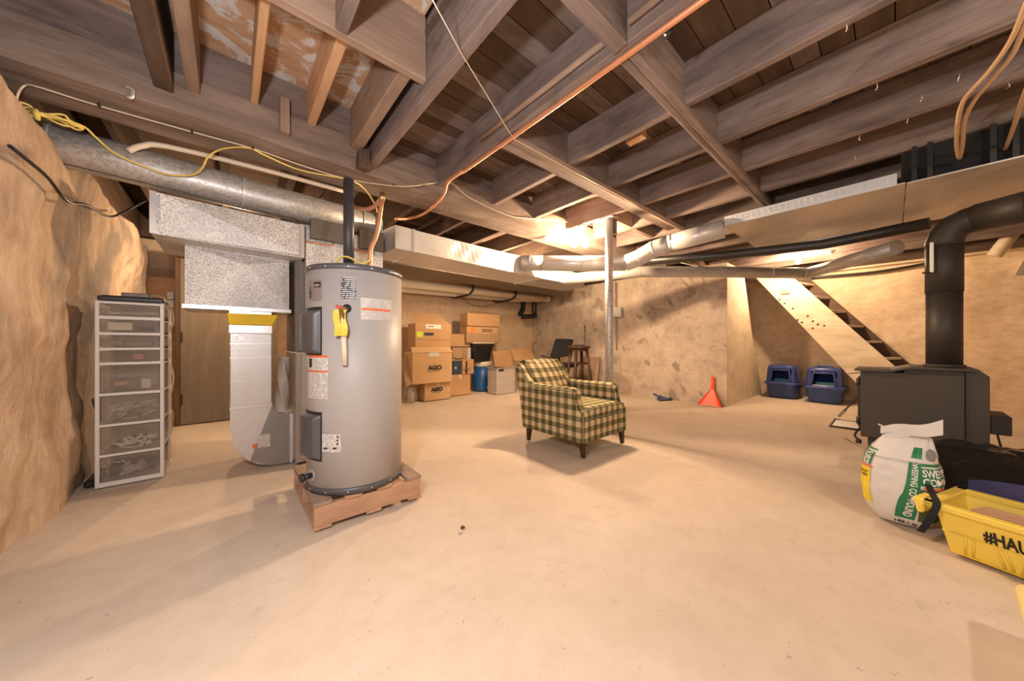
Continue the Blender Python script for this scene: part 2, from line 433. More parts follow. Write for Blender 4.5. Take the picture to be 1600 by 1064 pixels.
y = 2.72
while y < 6.2:
    cpart('floor_board', -1.05, .80, y, y+.14, 2.70, 2.725, BROWN[0], 0); y += .145
# main beam with the planks stacked on it
bm_ = MB()
def beamfn(u, v):
    x = -1.0+u*9.2; k = v*4
    pr = [(2.645,2.53),(2.64,2.30),(2.985,2.294),(3.0,2.53),(2.645,2.53)]
    i = min(int(k), 3); t = k-i
    yy = pr[i][0]*(1-t)+pr[i+1][0]*t; zz = pr[i][1]*(1-t)+pr[i+1][1]*t
    h = noise.fractal(V((x*1.2, yy*5, zz*5)), .9, 2, 4)*.010
    return V((x, yy+h*(-1 if yy < 2.8 else 1), zz+h))
bm_.grid(beamfn, 180, 16, smooth=False)
bm_.build('main_beam', BEAMW, ceil)
cpart('beam_plank', -1.0, .80, 2.672, 2.72, 2.53, 2.77, OLD[0])
cpart('rim_plank', .87, 8.2, 2.69, 2.72, 2.53, 2.66, OLD[0])
JX = [(.81,.868,2.356),(1.392,1.447,2.385)]+[(2.022+.569*i, 2.080+.569*i, 2.40) for i in range(11)]
for i, (a, b, zb) in enumerate(JX):
    cpart('joist', a, b, -2.3, 2.66, zb, 2.765 if i == 0 else 2.652, OLD[1], .005)
    cpart('joist', a+.02, b+.02, 2.98, 6.2, zb+.01, 2.70 if i == 0 else 2.652, BROWN[1], .005)
for x in (-.62, -.06, .38):
    cpart('joist', x, x+.055, 2.98, 6.2, 2.40, 2.70, BROWN[1], .005)
# tail joists between the header and the beam
for x, w, zb, m, lab in ((-.315,.075,2.40,BROWN[1],'tail joist with a blackened edge'),(-.19,.058,2.45,MID[1],None),(.098,.042,2.52,NEWW[1],'newer orange tail joist'),
                         (.402,.055,2.515,NEWW[1],'newer orange tail joist'),(.685,.07,2.447,MID[1],None)):
    cpart('tail_joist', x, x+w, 1.70, 2.668, zb, 2.765, m, .005, lab)
cpart('header', -1.0, .81, 1.648, 1.70, 2.42, 2.765, MID[0], .005)
for yy in (-.35, .25, .85):
    pass
for x in (-.62, -.05, .36):
    cpart('joist', x, x+.055, -2.3, 1.65, 2.42, 2.765, OLD[1], .005)
cpart('nailing_block', .245, .30, 2.585, 2.645, 2.375, 2.60, MID[2], .004)
cpart('nailing_block', .72, .80, 2.55, 2.645, 2.30, 2.44, BROWN[2], .01)
# bridging: strips under the joists and blocks between them
cpart('bridging_block', .868, 1.392, .80, .872, 2.375, 2.65, OLD[0])
for yy, x0, x1 in ((.79, 1.45, 4.32), (1.665, 1.45, 4.28)):
    cpart('bridging_strip', x0, x1, yy, yy+.04, 2.366, 2.405, MID[0] if yy > 1 else OLD[0])
    cpart('bridging_strip', x0, x1-.2, yy+.045, yy+(.14 if yy > 1 else .085), 2.372, 2.408, OLD[0])
    for i in range(1, 6):
        cpart('bridging_block', JX[i][1], JX[i+1][0], yy+.01, yy+.055, 2.41, 2.652, OLD[0], .002)
cpart('floor_board_end', 2.20, 2.26, 1.15, 1.28, 2.46, 2.66, NEWW[2], .003)
cpart('trimmer', 3.235, 4.30, 2.08, 2.14, 2.405, 2.60, MID[0])
for px, py in ((1323,38),(1440,150),(1370,132),(1500,118),(1420,185),(1345,212),(1575,130),(1335,245)):
    q = pt(px, py, z=2.40); m = MB().tube([q+V((0,0,.012)), q+V((rnd.uniform(-.01,.01),rnd.uniform(-.01,.01),-.02)), q+V((.015,.004,-.02))], .002, 5)
    m.build('bent_nail', GWHITE, ceil)
hk = MB().tube([pt(196,135,y=2.63), pt(207,140,y=2.61), pt(206,153,y=2.60), pt(199,150,y=2.61)], .008, 6, 3); hk.build('metal_hook', GALV, ceil)
# round pole and ledger beside the third joist
pl = MB().tube([(1.372,-2.0,2.47),(1.372,.78,2.455)], .017, 10); pl.build('ledger_pole', MID[1], ceil)
pl = MB().tube([(1.372,.88,2.452),(1.372,1.95,2.47)], .017, 10); pl.build('ledger_pole', MID[1], ceil)

# ------------------------------------------------------------------ ducts and pipes under the ceiling
def ringband(mb, c, ax, r, w=.006):
    ax = V(ax).normalized(); mb.tube([V(c)-ax*w, V(c)+ax*w], r, 24)
d1 = thing('round_duct', 'long dull galvanized round duct under the beam by the left wall', 'duct', (.1,3.25,2.14))
A, B = V((-1.15,3.25,2.185)), V((1.08,3.25,2.105))
m = MB(); m.tube([A+(B-A)*t for t in (0,.33,.66,1)], .118, 32); m.build('pipe', GDULL, d1)
for t in (.16, .55, .93):
    m = MB(); ringband(m, A+(B-A)*t, B-A, .1205, .004); m.build('joint_band', GALV, d1)
m = MB(); a = math.radians(-112)
m.tube([A+V((0,math.cos(a)*.119,math.sin(a)*.119)), B+V((0,math.cos(a)*.119,math.sin(a)*.119))], .004, 6); m.build('seam', FURND, d1)
m = MB().lathe([(.13,0),(.13,.02),(.119,.03)], (1.06,3.25,2.105), 32, axis='x'); m.build('collar', GALV, d1)
# rectangular trunk
d2 = thing('trunk_duct', 'dented rectangular sheet metal trunk duct over the moving boxes', 'duct', (2.2,3.3,1.86))
m = MB()
def trunkfn(u, v):
    x = 1.36+u*1.78; p = v*4; i = min(int(p), 3); t = p-i
    z0, z1 = 1.88-.03*u, 2.09-.02*u
    pr = [(3.03,z1),(3.03,z0),(3.56,z0),(3.56,z1),(3.03,z1)]
    yy = pr[i][0]*(1-t)+pr[i+1][0]*t; zz = pr[i][1]*(1-t)+pr[i+1][1]*t
    h = 0
    if i == 0: h = .018*math.exp(-((x-1.95)/.16)**2)*math.sin(t*3.1)*(1+.5*math.sin(x*30+t*6))
    return V((x, yy+h, zz))
m.grid(trunkfn, 40, 16, smooth=False); m.build('duct_body', GALV, d2)
m = MB().hexa([(1.12,3.52,1.87),(1.17,3.035,1.883),(1.355,3.03,1.88),(1.355,3.55,1.88),(1.12,3.52,2.11),(1.17,3.035,2.10),(1.355,3.03,2.095),(1.355,3.55,2.095)])
m.build('end_piece', GALV, d2)
m = MB().box(1.345,1.362,3.025,3.57,1.873,2.10); m.build('slip_joint', GWHITE, d2)
m = MB().box(3.10,3.13,3.015,3.57,1.84,2.075); m.build('slip_joint', GWHITE, d2)
m = MB().hexa([(3.13,3.03,1.85),(4.2,3.15,1.86),(4.2,3.6,1.86),(3.13,3.56,1.85),(3.13,3.03,2.06),(4.2,3.15,2.05),(4.2,3.6,2.05),(3.13,3.56,2.06)])
m.build('transition', GDULL, d2)
m = MB().box(3.0,3.5,2.99,3.03,1.835,1.85,.002); m.build('hanging_flange', GWHITE, d2)
d2b = solo('return_duct', 'dark flat return duct behind the trunk duct above the moving boxes', 'duct', MB().box(1.3,5.2,4.15,4.75,2.0,2.30,.004), FURND)
# warm air branch with two elbows
d3 = thing('branch_duct', 'shiny galvanized branch pipe with an elbow right of the steel post', 'duct', (3.5,1.9,1.9))
P = [pt(818,411,d=4.1), pt(905,412,d=4.0), pt(978,411,d=3.9), pt(1000,402,d=3.8), pt(1020,390,d=3.68), pt(1045,381,d=3.58), pt(1131,357,d=3.28)]
rr = .092
m = MB().tube(P[:3], rr, 24); m.build('pipe', GALV, d3)
m = MB().tube([P[2], P[2]*.6+P[3]*.4, P[3], P[4], P[4]*.5+P[5]*.5, P[5]], rr*1.01, 24); m.build('elbow', GALV, d3)
m = MB().tube(P[5:], rr, 24); m.build('pipe', GALV, d3)
for q, k in ((0,1),(1,2),(2,3),(3,4),(4,5),(5,6)):
    m = MB(); ringband(m, P[q]+(P[k]-P[q])*(.05 if q else .12), P[k]-P[q], rr*1.035, .006); m.build('joint_band', GDULL, d3)
m = MB().tube([P[0]+(P[0]-P[1]).normalized()*.02, P[0]+(P[1]-P[0])*.35], rr*1.02, 24); m.build('flexible_collar', GDULL, d3)
d4 = thing('low_branch_duct', 'dull grey branch pipe crossing the top of the pale pillar', 'duct', tuple(pt(1130,426,d=4.7)))
P = [pt(880,437,d=4.75), pt(1000,424.5,d=4.68), pt(1130,425,d=4.7), pt(1262,427,d=4.72), pt(1402,386,d=3.55)]
m = MB().tube(P[:4], .078, 20); m.build('pipe', GDULL, d4)
m = MB().tube(P[3:], .078, 20); m.build('pipe', GDULL, d4)
m = MB().tube([P[3]+(P[2]-P[3]).normalized()*.09, P[3], P[3]+(P[4]-P[3]).normalized()*.09], .084, 20); m.build('elbow', GALV, d4)
for t in (.55, ):
    m = MB(); ringband(m, P[2]+(P[3]-P[2])*t, P[3]-P[2], .081, .004); m.build('joint_band', GALV, d4)
d5 = solo('black_drain_pipe', 'long black plastic drain pipe running beside the wide flat duct', 'pipe', MB().tube([pt(985,410,d=4.35), pt(1130,399,d=4.0), pt(1285,382,d=3.5), pt(1452,349,d=2.87)], .052, 16), BLKP)
# wide flat duct on the right
d6 = thing('flat_duct', 'wide flat sheet metal duct under the joists above the wood stove', 'duct', (4.3,-.2,2.16))
XL, XR, Y0 = 3.72, 4.98, 1.09
m = MB().box(XL, XR, -.06, Y0, 2.155, 2.165); m.build('bottom_sheet', GSHEET, d6)
m = MB().box(XL-.03, XR, -2.2, -.065, 2.14, 2.15); m.build('bottom_sheet', GSHEET, d6)
m = MB().box(XL-.004, XL+.004, -.02, Y0, 2.155, 2.245)
m.build('side_strip', GBRT, d6)
m = MB()
k = .02
while k < Y0-.02:
    for zz in (2.19, 2.215): m.lathe([(.006,0),(.004,-.006),(0,-.007)], (XL-.004, k, zz), 6, axis='x')
    k += .042
tag(m.build('rivets', GBRT, d6), kind='stuff')
m = MB().box(XL+.02, XR, Y0-.01, Y0, 2.16, 2.25); m.build('end_panel', GDULL, d6)
m = MB().box(XR-.01, XR, -2.2, Y0, 2.14, 2.26); m.build('side_panel', GDULL, d6)
for yy in (-.10, -.17, -.42, -.5):
    m = MB().box(XL-.02, XL+.0, yy-.012, yy+.012, 2.15, 2.40); m.build('hanger_bracket', BLKP, d6)
m = MB().box(XL+.05, XL+.07, -2.2, -.04, 2.16, 2.40); m.build('dark_gap_sheet', BLKFAB, d6)  # black sheet standing in for the darkness of the gap above the duct

# furnace with its plenum, return drop and elbow
fu = thing('furnace', 'beige furnace cabinet behind the water heater', 'furnace', (.78,3.4,0))
MB().box(.40,1.15,3.12,3.75,.03,.92,.006).build('cabinet', FURN, fu)
MB().box(.42,1.13,3.14,3.73,0,.03).build('base', BLKP, fu)
MB().box(.435,.90,3.105,3.125,.06,.90,.004).build('front_panel', FURN, fu)
MB().box(.475,1.10,3.16,3.74,.92,1.97,.003).build('supply_plenum', GSPANG, fu)
MB().box(.47,1.105,3.155,3.16,1.95,1.97).build('plenum_flange', GDULL, fu)
MB().box(.405,.475,3.22,3.74,.92,1.68,.003).build('side_casing', FURND, fu)
MB().tube([pt(478,377,y=3.15), pt(520,384,y=3.15), pt(522,378,y=3.15)], .008, 8).build('copper_line', COPPER, fu)
MB().tube([pt(553,390,y=3.15), pt(585,396,y=3.15)], .008, 8).build('copper_line', COPPER, fu)
MB().box(.50,.80,3.10,3.155,1.86,2.02).build('duct_boot', FURND, fu)
MB().box(.88,1.09,3.11,3.155,1.85,2.02).build('duct_boot', FURND, fu)
r1 = thing('return_plenum', 'speckled galvanized return plenum of two stacked boxes above the drop duct', 'duct', (.03,3.5,1.26))
m = MB()
m.hexa([(-.385,3.10,1.70),(.45,3.10,1.68),(.45,3.75,1.68),(-.385,3.75,1.70),(-.385,3.10,1.97),(.45,3.10,1.945),(.45,3.75,1.945),(-.385,3.75,1.97)])
m.build('upper_box', GSPANG, r1)
# cross break: a shallow pyramid fold on the front sheets
m = MB(); a, b, c, d = V((-.34,3.098,1.705)), V((.42,3.098,1.688)), V((-.34,3.098,1.962)), V((.42,3.098,1.94))
b2_, c2_ = b+V((0,-.03,.004)), c+V((0,-.03,-.004))
m.quad(a, b2_, c2_); m.quad(b2_, d, c2_)
m.build('cross_broken_face', GSPANG, r1)
MB().box(-.39,-.36,3.09,3.105,1.70,1.972).build('corner_angle', GWHITE, r1)
MB().box(.425,.455,3.09,3.105,1.68,1.948).build('corner_angle', GWHITE, r1)
MB().hexa([(-.245,3.30,1.27),(.375,3.30,1.255),(.375,3.72,1.255),(-.245,3.72,1.27),(-.245,3.30,1.70),(.375,3.30,1.68),(.375,3.72,1.68),(-.245,3.72,1.70)]).build('lower_box', GSPANG, r1)
m = MB(); a, b, c, d, e = (V((x,3.296,z)) for x, z in ((-.235,1.30),(.365,1.285),(-.235,1.69),(.365,1.67),(.09,1.60)))
e = e+V((0,-.035,0))
for t in ((a,b,e),(b,d,e),(d,c,e),(c,a,e)): m.quad(*t)
m.build('cross_broken_face', GSPANG, r1)
MB().box(-.26,.39,3.285,3.74,1.245,1.275,.002).build('bottom_flange', GWHITE, r1)
dr = thing('drop_duct', 'bright sheet metal drop duct with a yellow canvas joint and curved elbow', 'duct', (.15,3.5,0))
MB().box(-.005,.257,3.30,3.68,1.19,1.245).build('collar', GWHITE, dr)
tag(MB().hexa([(-.008,3.277,1.135),(.262,3.277,1.135),(.262,3.69,1.135),(-.008,3.69,1.135),(-.022,3.262,1.222),(.30,3.262,1.222),(.30,3.70,1.222),(-.022,3.70,1.222)],.008,seg=2).build('canvas_joint', mat('yellow_canvas', (.80,.56,.03), .7), dr), 'yellow canvas joint')
MB().box(-.008,.26,3.275,3.69,1.07,1.135,.003).build('top_cap', GWHITE, dr)
MB().box(0,.255,3.28,3.68,.50,1.07,.003).build('shaft', GALV, dr)
for zz in (.99, .88, .70): MB().box(-.002,.257,3.276,3.282,zz-.004,zz+.004).build('seam', GWHITE, dr)
MB().box(-.004,.26,3.272,3.69,.485,.512,.002).build('slip_joint', GWHITE, dr)
el = [(0,.49),(0,.34),(.012,.25),(.045,.16),(.10,.085),(.17,.035),(.25,.008),(.33,.0),(.40,.0),(.40,.40),(.345,.40),(.30,.42),(.27,.45),(.257,.49)]
MB().prism(el, 'y', 3.28, 3.68).build('elbow', GALV, dr)
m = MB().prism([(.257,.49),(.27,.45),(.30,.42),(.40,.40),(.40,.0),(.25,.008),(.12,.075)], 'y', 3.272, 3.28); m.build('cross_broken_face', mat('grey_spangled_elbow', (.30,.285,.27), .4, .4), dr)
MB().box(.375,.40,3.262,3.70,-.0,.41,.002).build('elbow_flange', GALV, dr)
tag(MB().box(.165,.245,3.268,3.272,.165,.265).build('paper_label', PRW, dr), 'white printed label')
MB().box(.135,.16,3.268,3.272,.17,.20).build('sticker', REDL, dr)
# wrapped parcel on the elbow
m = MB().grid(lambda u, v: V((.328+.05*math.cos(u*6.283)*(1-.35*v)+.02*v+.010*math.sin(9*v+u*19), 3.36+.07*math.sin(u*6.283)*(1-.2*v)+.008*math.sin(15*v+u*25), .425+.45*v)), 24, 14)
solo('wrapped_parcel', 'crinkled clear plastic wrap bundle standing on the duct elbow', 'plastic bundle', m, SMOKE)

# ------------------------------------------------------------------ steel post, bulbs
po = thing('steel_post', 'galvanized steel support post behind the armchair', 'post', (3.23,2.08,0))
MB().tube([(3.23,2.08,.008),(3.23,2.08,2.385)], .043, 24).build('pipe', GDULL, po)
MB().box(3.17,3.29,2.02,2.14,0,.008).build('base_plate', GDULL, po)
MB().box(3.16,3.30,2.0,2.16,2.385,2.397).build('top_plate', GDULL, po)
m = MB()
for i in range(9): m.lathe([(.006,0),(.006,.002),(0,.002)], (3.23-.03,2.08-.034,.55+.17*i), 8, axis='x')
tag(m.build('punched_holes', BLKP, po), kind='stuff')
MB().box(3.255,3.31,2.03,2.065,2.22,2.39).build('strap', BROWN[2], po)
def bulb_fixture(p, label, lit=True, glow=None):
    t = thing('lamp_holder', label, 'lamp', tuple(p), 'lamp holders under the ceiling')
    p = V(p)
    MB().lathe([(.052,0),(.052,-.012),(.035,-.03),(.022,-.045),(.022,-.052)], p, 24).build('holder', PORC, t)
    if lit:
        MB().lathe([(.014,-.05),(.016,-.06),(.030,-.085),(.034,-.105),(.030,-.127),(.016,-.141),(.0,-.145)], p, 20).build('bulb', glow or GLOW, t)
    return t
for px, lb in ((897, 'lit bare bulb, first of the pair beside the steel post'), (914, 'lit bare bulb, second of the pair beside the steel post')):
    p = pt(px, 382, d=3.96); t = bulb_fixture((p.x, p.y, p.z+.108), lb)
    MB().tube([(p.x,p.y,p.z+.10), (p.x+.01,p.y,p.z+.15), (3.195,p.y+.02,2.398)], .007, 8).build('drop_cord', CREAM, t)
bulb_fixture((2.95,2.80,2.294), 'empty white lamp holder on the beam left of the lit pair', False)
bulb_fixture((3.20,2.42,2.398), 'empty white lamp holder on the joist above the lit pair', False)
p = pt(1033,394,z=2.29)
bulb_fixture(p, 'empty white lamp holder right of the steel post', False)
t = bulb_fixture((7.0,1.0,2.42), 'lit bare bulb hanging in front of the staircase top', glow=GLOW4)
bulb_fixture((7.0,.62,2.41), 'white lamp holder without bulb near the staircase', False)

# ------------------------------------------------------------------ cables and small pipes
def cable(name, label, pts, r, m, cat='cable', seg=6, smooth=5):
    return solo(name, label, cat, MB().tube(pts, r, seg, smooth), m)
cable('cream_cable', 'thin ivory cable stapled along the underside of the main beam',
      [pt(24,178,y=2.85), pt(27,150,y=2.8), pt(38,134,z=2.284), pt(60,136,z=2.284), pt(150,164,z=2.284), pt(300,206,z=2.284), pt(395,232,z=2.284), pt(470,258,z=2.284), pt(540,279,z=2.284), pt(600,289,z=2.282), pt(640,291,z=2.28),
       pt(680,286,y=2.62), pt(705,286,y=2.62), pt(735,310,y=2.625), pt(790,335,y=2.63), pt(820,341,y=2.63), pt(870,345,y=2.62), pt(925,352,y=2.6)], .0045, IVORY)
cc = bpy.data.objects['cream_cable']
for px, py in ((155,165),(300,206),(395,232),(540,279),(615,290)):
    p = pt(px, py, z=2.283)
    MB().box(p.x-.006, p.x+.006, p.y-.012, p.y+.012, 2.276, 2.292, .002).build('cable_staple', BLKST, cc)
yp = [pt(8,172,y=3.0), pt(60,180,y=3.0), pt(125,195,y=3.02), pt(150,215,y=3.06), pt(180,240,y=3.08), pt(230,262,y=3.1), pt(265,273,y=3.1), pt(300,273,y=3.08), pt(316,262,y=3.02), pt(326,244,y=2.97), pt(350,232,z=2.284), pt(388,231,z=2.28), pt(415,243,z=2.28), pt(470,266,z=2.28), pt(545,281,z=2.28), pt(570,296,y=2.9), pt(586,320,y=2.9), pt(589,332,y=2.9)]
cable('yellow_cable', 'loose yellow cable drooping across the round duct to the copper pipe', yp, .006, YEL)
m = MB()
for k in range(4):
    j = lambda q: rnd.uniform(-q, q)
    m.tube([pt(3,174+k*5,y=2.98), pt(24+j(5),160+k*9,y=2.93+.03*k), pt(46,166+k*5+j(4),y=2.94+.02*k), pt(62,178+j(3),y=2.95), pt(92+j(8),180+j(7),y=2.96+j(.01)), pt(112+j(12),192+j(4),y=2.97), pt(132+j(4),199+j(3),y=2.99), pt(118,198+j(4),y=3.0), pt(92+j(9),190+j(6),y=2.99), pt(58,181+j(3),y=2.98), pt(26+j(5),176+k*6,y=3.02), pt(4,183+k*4,y=3.03)], .0056, 6, 6)
m.tube([pt(55,172,y=2.94), pt(57,178,y=2.92), pt(58,186,y=2.94)], .012, 8, 3)
solo('yellow_cable_coil', 'tied coil of yellow cable lying on the end of the round duct', 'cable', m, YEL)
cable('black_wall_cable', 'black cable hanging in a loop on the left stone wall', [pt(15,228,x=-.70), pt(45,252,x=-.69), pt(75,278,x=-.69), pt(105,314,x=-.69), pt(135,320,x=-.69), pt(168,338,x=-.69), pt(190,333,x=-.7), pt(230,312,y=4.4)], .008, BLKP)
cable('pale_water_pipe', 'pale plastic water pipe running behind the beam above the round duct', [pt(200,236,y=3.1), pt(222,228,y=3.1), pt(262,229,y=3.1), pt(400,262,y=3.1), pt(538,299,y=3.1)], .017, CREAM, 'pipe', 10)
PX = [(1.432,-1.5,2.372), (1.432,.3,2.366), (1.43,.9,2.366), (1.425,1.5,2.366), (1.415,2.2,2.366), pt(722,268,z=2.36), pt(700,284,z=2.34), pt(692,305,z=2.31), pt(665,332,z=2.285), pt(640,341,z=2.28), pt(618,342,y=3.2)]
cx = thing('orange_copper_pipe', 'orange copper pipe clipped under the third joist', 'pipe', (1.43,1,2.37))
MB().tube(PX, .0135, 12, 5).build('pipe', PEX, cx)
p = pt(1043,46,z=2.372); MB().tube([p+V((-.005,-.012,0)), p+V((.006,.012,0))], .019, 12).build('strap', BLKP, cx)
MB().tube([p+V((.012,0,0)), p+V((.02,.012,-.03))], .004, 6).build('strap_tail', BLKP, cx)
cable('thin_wire', 'thin pale wire strung diagonally across the joists', [pt(665,-20,z=2.31), pt(720,82,z=2.335), pt(790,197,z=2.358), pt(803,217,z=2.36), pt(900,270,z=2.358), pt(996,321,z=2.36)], .0026, IVORY, smooth=0)
for nm, lb, pts in (('brown_cable', 'light brown cable hanging under the right joists, the outer one of a pair', [(1612,5),(1585,80),(1555,118),(1522,158),(1507,190),(1504,225),(1500,248)]),
                    ('brown_cable', 'light brown cable hanging under the right joists, the inner one of a pair', [(1608,-5),(1580,62),(1545,112),(1507,155),(1497,190),(1495,225),(1498,246)]),
                    ('brown_cable', 'light brown cable dropping to the flat duct right of the cable pair', [(1622,90),(1600,150),(1585,195),(1570,235)])):
    cable(nm, lb, [pt(a, b, z=2.375-.0006*b) for a, b in pts], .010, mat('tan_cable_sheath', (.50,.32,.18), .5))
cable('white_vent_wire', 'white wire looped between the two branch ducts', [pt(1045,405,d=4.6), pt(1070,408,d=4.4), pt(1090,416,d=4.5), pt(1062,410,d=4.6)], .006, CREAM)
# cream drain pipes on hangers in front of the back wall
dp = thing('cream_drain_pipes', 'pair of cream plastic drain pipes hung along the back wall', 'pipe', (4,5.4,2.1))
MB().tube([(1.6,5.35,1.985),(5.70,5.35,2.03)], .072, 20).build('upper_pipe', CREAM, dp)
MB().tube([(1.6,5.70,1.93),(4.9,5.70,1.99),(5.55,5.45,2.01)], .055, 16).build('lower_pipe', CREAM, dp)
MB().tube([(5.66,5.35,2.03),(5.74,5.35,2.03)], .079, 20).build('end_cap', CREAM, dp)
for x in (3.52, 4.62):
    MB().tube([(x,5.27,2.12),(x,5.24,2.0),(x-.03,5.4,1.92),(x-.10,5.72,1.90),(x-.2,5.8,1.93)], .022, 10, 4).build('hanger', BLKST, dp)
bp = solo('black_drain_trap', 'black plastic drain trap low in the corner of the back wall', 'pipe',
     MB().tube([(5.62,5.62,2.05),(5.62,5.7,1.95),(5.62,5.7,1.72),(5.60,5.66,1.64),(5.35,5.62,1.61),(5.15,5.6,1.60)], .06, 14, 3), BLKP)
MB().tube([(5.30,5.75,2.05),(5.28,5.74,1.80),(5.15,5.7,1.66)], .06, 14, 3).build('branch', BLKP, bp)
cable('black_service_wire', 'thin black wire drooping below the cream drain pipes', [(3.45,5.55,1.92),(3.7,5.6,1.78),(4.0,5.62,1.75),(4.3,5.6,1.82),(4.6,5.6,1.93)], .006, BLKP)
cable('black_flat_cable', 'bundle of black cables along the top of the foam wall', [(8.14,1.0,2.2),(8.14,.3,2.17),(8.14,-.1,2.19),(8.14,-.5,2.24)], .022, BLKP)

# ------------------------------------------------------------------ water heater on its pallet
HX, HY, HR, HB = .612, 2.232, .272, .148
HT = 1.445
wh = thing('water_heater', 'grey cylindrical electric water heater standing on a wooden pallet', 'water heater', (HX,HY,HB))
def cyl(r):
    """wrap (angle offset in metres from the camera side, height) round the tank"""
    a0 = math.atan2(-HY, -HX)
    def f(u, v): 
        a = a0 + u/HR
        return (HX+r*math.cos(a), HY+r*math.sin(a), v)
    return f
MB().lathe([(HR-.01,HB+.035),(HR,HB+.04),(HR,HT-.03),(HR-.01,HT-.03)], (HX,HY,0), 64).build('tank', HGREY, wh)
MB().lathe([(HR-.02,HB),(HR+.003,HB),(HR+.003,HB+.036),(HR-.02,HB+.04)], (HX,HY,0), 64).build('bottom_ring', HDARK, wh)
MB().lathe([(HR-.01,HT-.038),(HR+.004,HT-.034),(HR+.004,HT-.004),(HR-.012,HT),(0,HT+.004)], (HX,HY,0), 64).build('top_cap', HDARK, wh)
m = MB()
for k in range(14):
    a = 2*math.pi*k/14+.25
    for z in (HT-.02, HB+.018): m.lathe([(.005,0),(.005,.002),(0,.003)], (0,0,0), 6, axis='x') if False else m.box(HX+(HR+.003)*math.cos(a)-.003, HX+(HR+.003)*math.cos(a)+.003, HY+(HR+.003)*math.sin(a)-.003, HY+(HR+.003)*math.sin(a)+.003, z-.003, z+.003)
tag(m.build('rim_screws', GWHITE, wh), kind='stuff')
def hu(px): # arc offset of a pixel column on the near side of the tank
    best = None
    for i in range(-430, 431):
        u = i*.001; x, y, z = cyl(HR)(u, 1)
        d = x*FW[0]+y*FW[1]; l = x*RT[0]+y*RT[1]; p = 800+FP*l/d
        if best is None or abs(p-px) < best[0]: best = (abs(p-px), u)
    return best[1]
def hz(px, py):
    x, y, z = cyl(HR)(hu(px), 1); d = x*FW[0]+y*FW[1]
    return 1+(HZ-py)/FP*d
def patch(name, m, px0, px1, py0, py1, off=.0015, th=True, label=None, parent=None):
    u0, u1 = hu(px0), hu(px1); z1, z0 = hz((px0+px1)/2, py0), hz((px0+px1)/2, py1)
    b = MB().grid(lambda u, v: V(cyl(HR+off)(u0+(u1-u0)*u, z0+(z1-z0)*v)), 10, 1)
    return tag(b.build(name, m, parent or wh), label)
BADGE = mat('warm_grey_badge', (.25,.21,.20), .45)
patch('brand_badge', BADGE, 484, 503, 437, 470)
patch('badge_plate', BLKPR, 491, 501.5, 440.5, 449, .0025)
f = cyl(HR+.004); u0, z0 = hu(491.8), hz(496, 447.4)
text('RHEEM', .018, lambda u, v: f(u0+u, z0+v), WPR, 'badge_lettering', wh, sx=.72)
u0, z0 = hu(484.2), hz(487, 466)
text('6', .10, lambda u, v: f(u0+u, z0+v), BLKPR, 'badge_number', wh, sx=.55)
patch('warning_label', PRB, 532.5, 556.5, 433.5, 468)
patch('warning_plate', PRF, 563.5, 611, 467, 500)
patch('warning_stripe', REDL, 564.5, 609.5, 482, 485.5, .0025)
patch('warning_label', PRW, 482, 513, 555, 623)
patch('warning_stripe', REDL, 482, 512.5, 555, 558.5, .0025)
patch('warning_stripe', REDL, 482, 512.5, 579, 581.5, .0025)
patch('warning_pictogram', BLKPR, 484, 488, 560, 574, .0025)
patch('rating_label', PRW, 503.5, 533, 678, 707)
for k in (681, 686.5, 692): patch('rating_mark', BLKPR, 526, 529, k, k+3, .0025)
patch('rating_stripe', BLKPR, 506, 512, 699.5, 702, .0025)
patch('rating_stripe', BLKPR, 520, 526, 699.5, 702, .0025)
def cover(name, px0, px1, py0, py1):
    u0, u1 = hu(px0)-.05, hu(px1); z1, z0 = hz(px1-6, py0), hz(px1-6, py1)
    b = MB()
    def fn(u, v):
        e = min(1, min(u, 1-u)*9, min(v, 1-v)*14)
        return V(cyl(HR+.002+.030*e)(u0+(u1-u0)*u, z0+(z1-z0)*v))
    b.grid(fn, 28, 28); o = b.build(name, HDARK, wh)
    MB().grid(lambda u, v: V(cyl(HR+.003)(u0-.008+(u1-u0+.016)*u, z0-.008+(z1-z0+.024)*v)), 12, 1).build('gasket', BLKP, o)
cover('element_cover', 479, 501.5, 484, 553); cover('element_cover', 479, 501.5, 648, 718)
# relief valve, tag and discharge tube
u0, z0 = hu(542), hz(542, 482)
MB().lathe([(.024,0),(.024,.002),(0,.002)], (0,0,0), 24, axis='z').xf(Matrix.Translation(V(cyl(HR)(u0, z0))) @ V((cyl(HR+1)(u0,0)[0]-cyl(HR)(u0,0)[0], cyl(HR+1)(u0,0)[1]-cyl(HR)(u0,0)[1], 0)).to_track_quat('Z','Y').to_matrix().to_4x4()).build('valve_port', BLKP, wh)
p = V(cyl(HR)(hu(541), hz(541, 483))); q = V(cyl(HR+.05)(hu(538), hz(538, 486)))
MB().tube([p, q], .017, 12).build('relief_valve', BRASS, wh)
MB().tube([q+V((0,0,.012)), V(cyl(HR+.055)(hu(531), hz(531, 480)))], .009, 8).build('valve_lever', mat('red_lever', (.62,.10,.07), .4), wh)
MB().tube([q, V(cyl(HR+.035)(hu(539.5), hz(539.5, 525)))], .014, 12).build('discharge_stub', BRASS, wh)
MB().tube([V(cyl(HR+.028)(hu(539), hz(539, 520))), V(cyl(HR+.022)(hu(540.5), hz(540.5, 570)))], .0145, 14).build('discharge_tube', CREAM, wh)
u0, u1 = hu(528), hu(544.5); z1, z0 = hz(536, 485), hz(536, 525)
MB().grid(lambda u, v: V(cyl(HR+.052+.006*math.sin(v*5))(u0+(u1-u0)*u+.006*math.sin(v*6), z0+(z1-z0)*v)), 6, 12).build('yellow_tag', PRY, wh)
p = V(cyl(HR)(hu(488), hz(488, 742))); d = (p-V((HX,HY,p.z))).normalized()
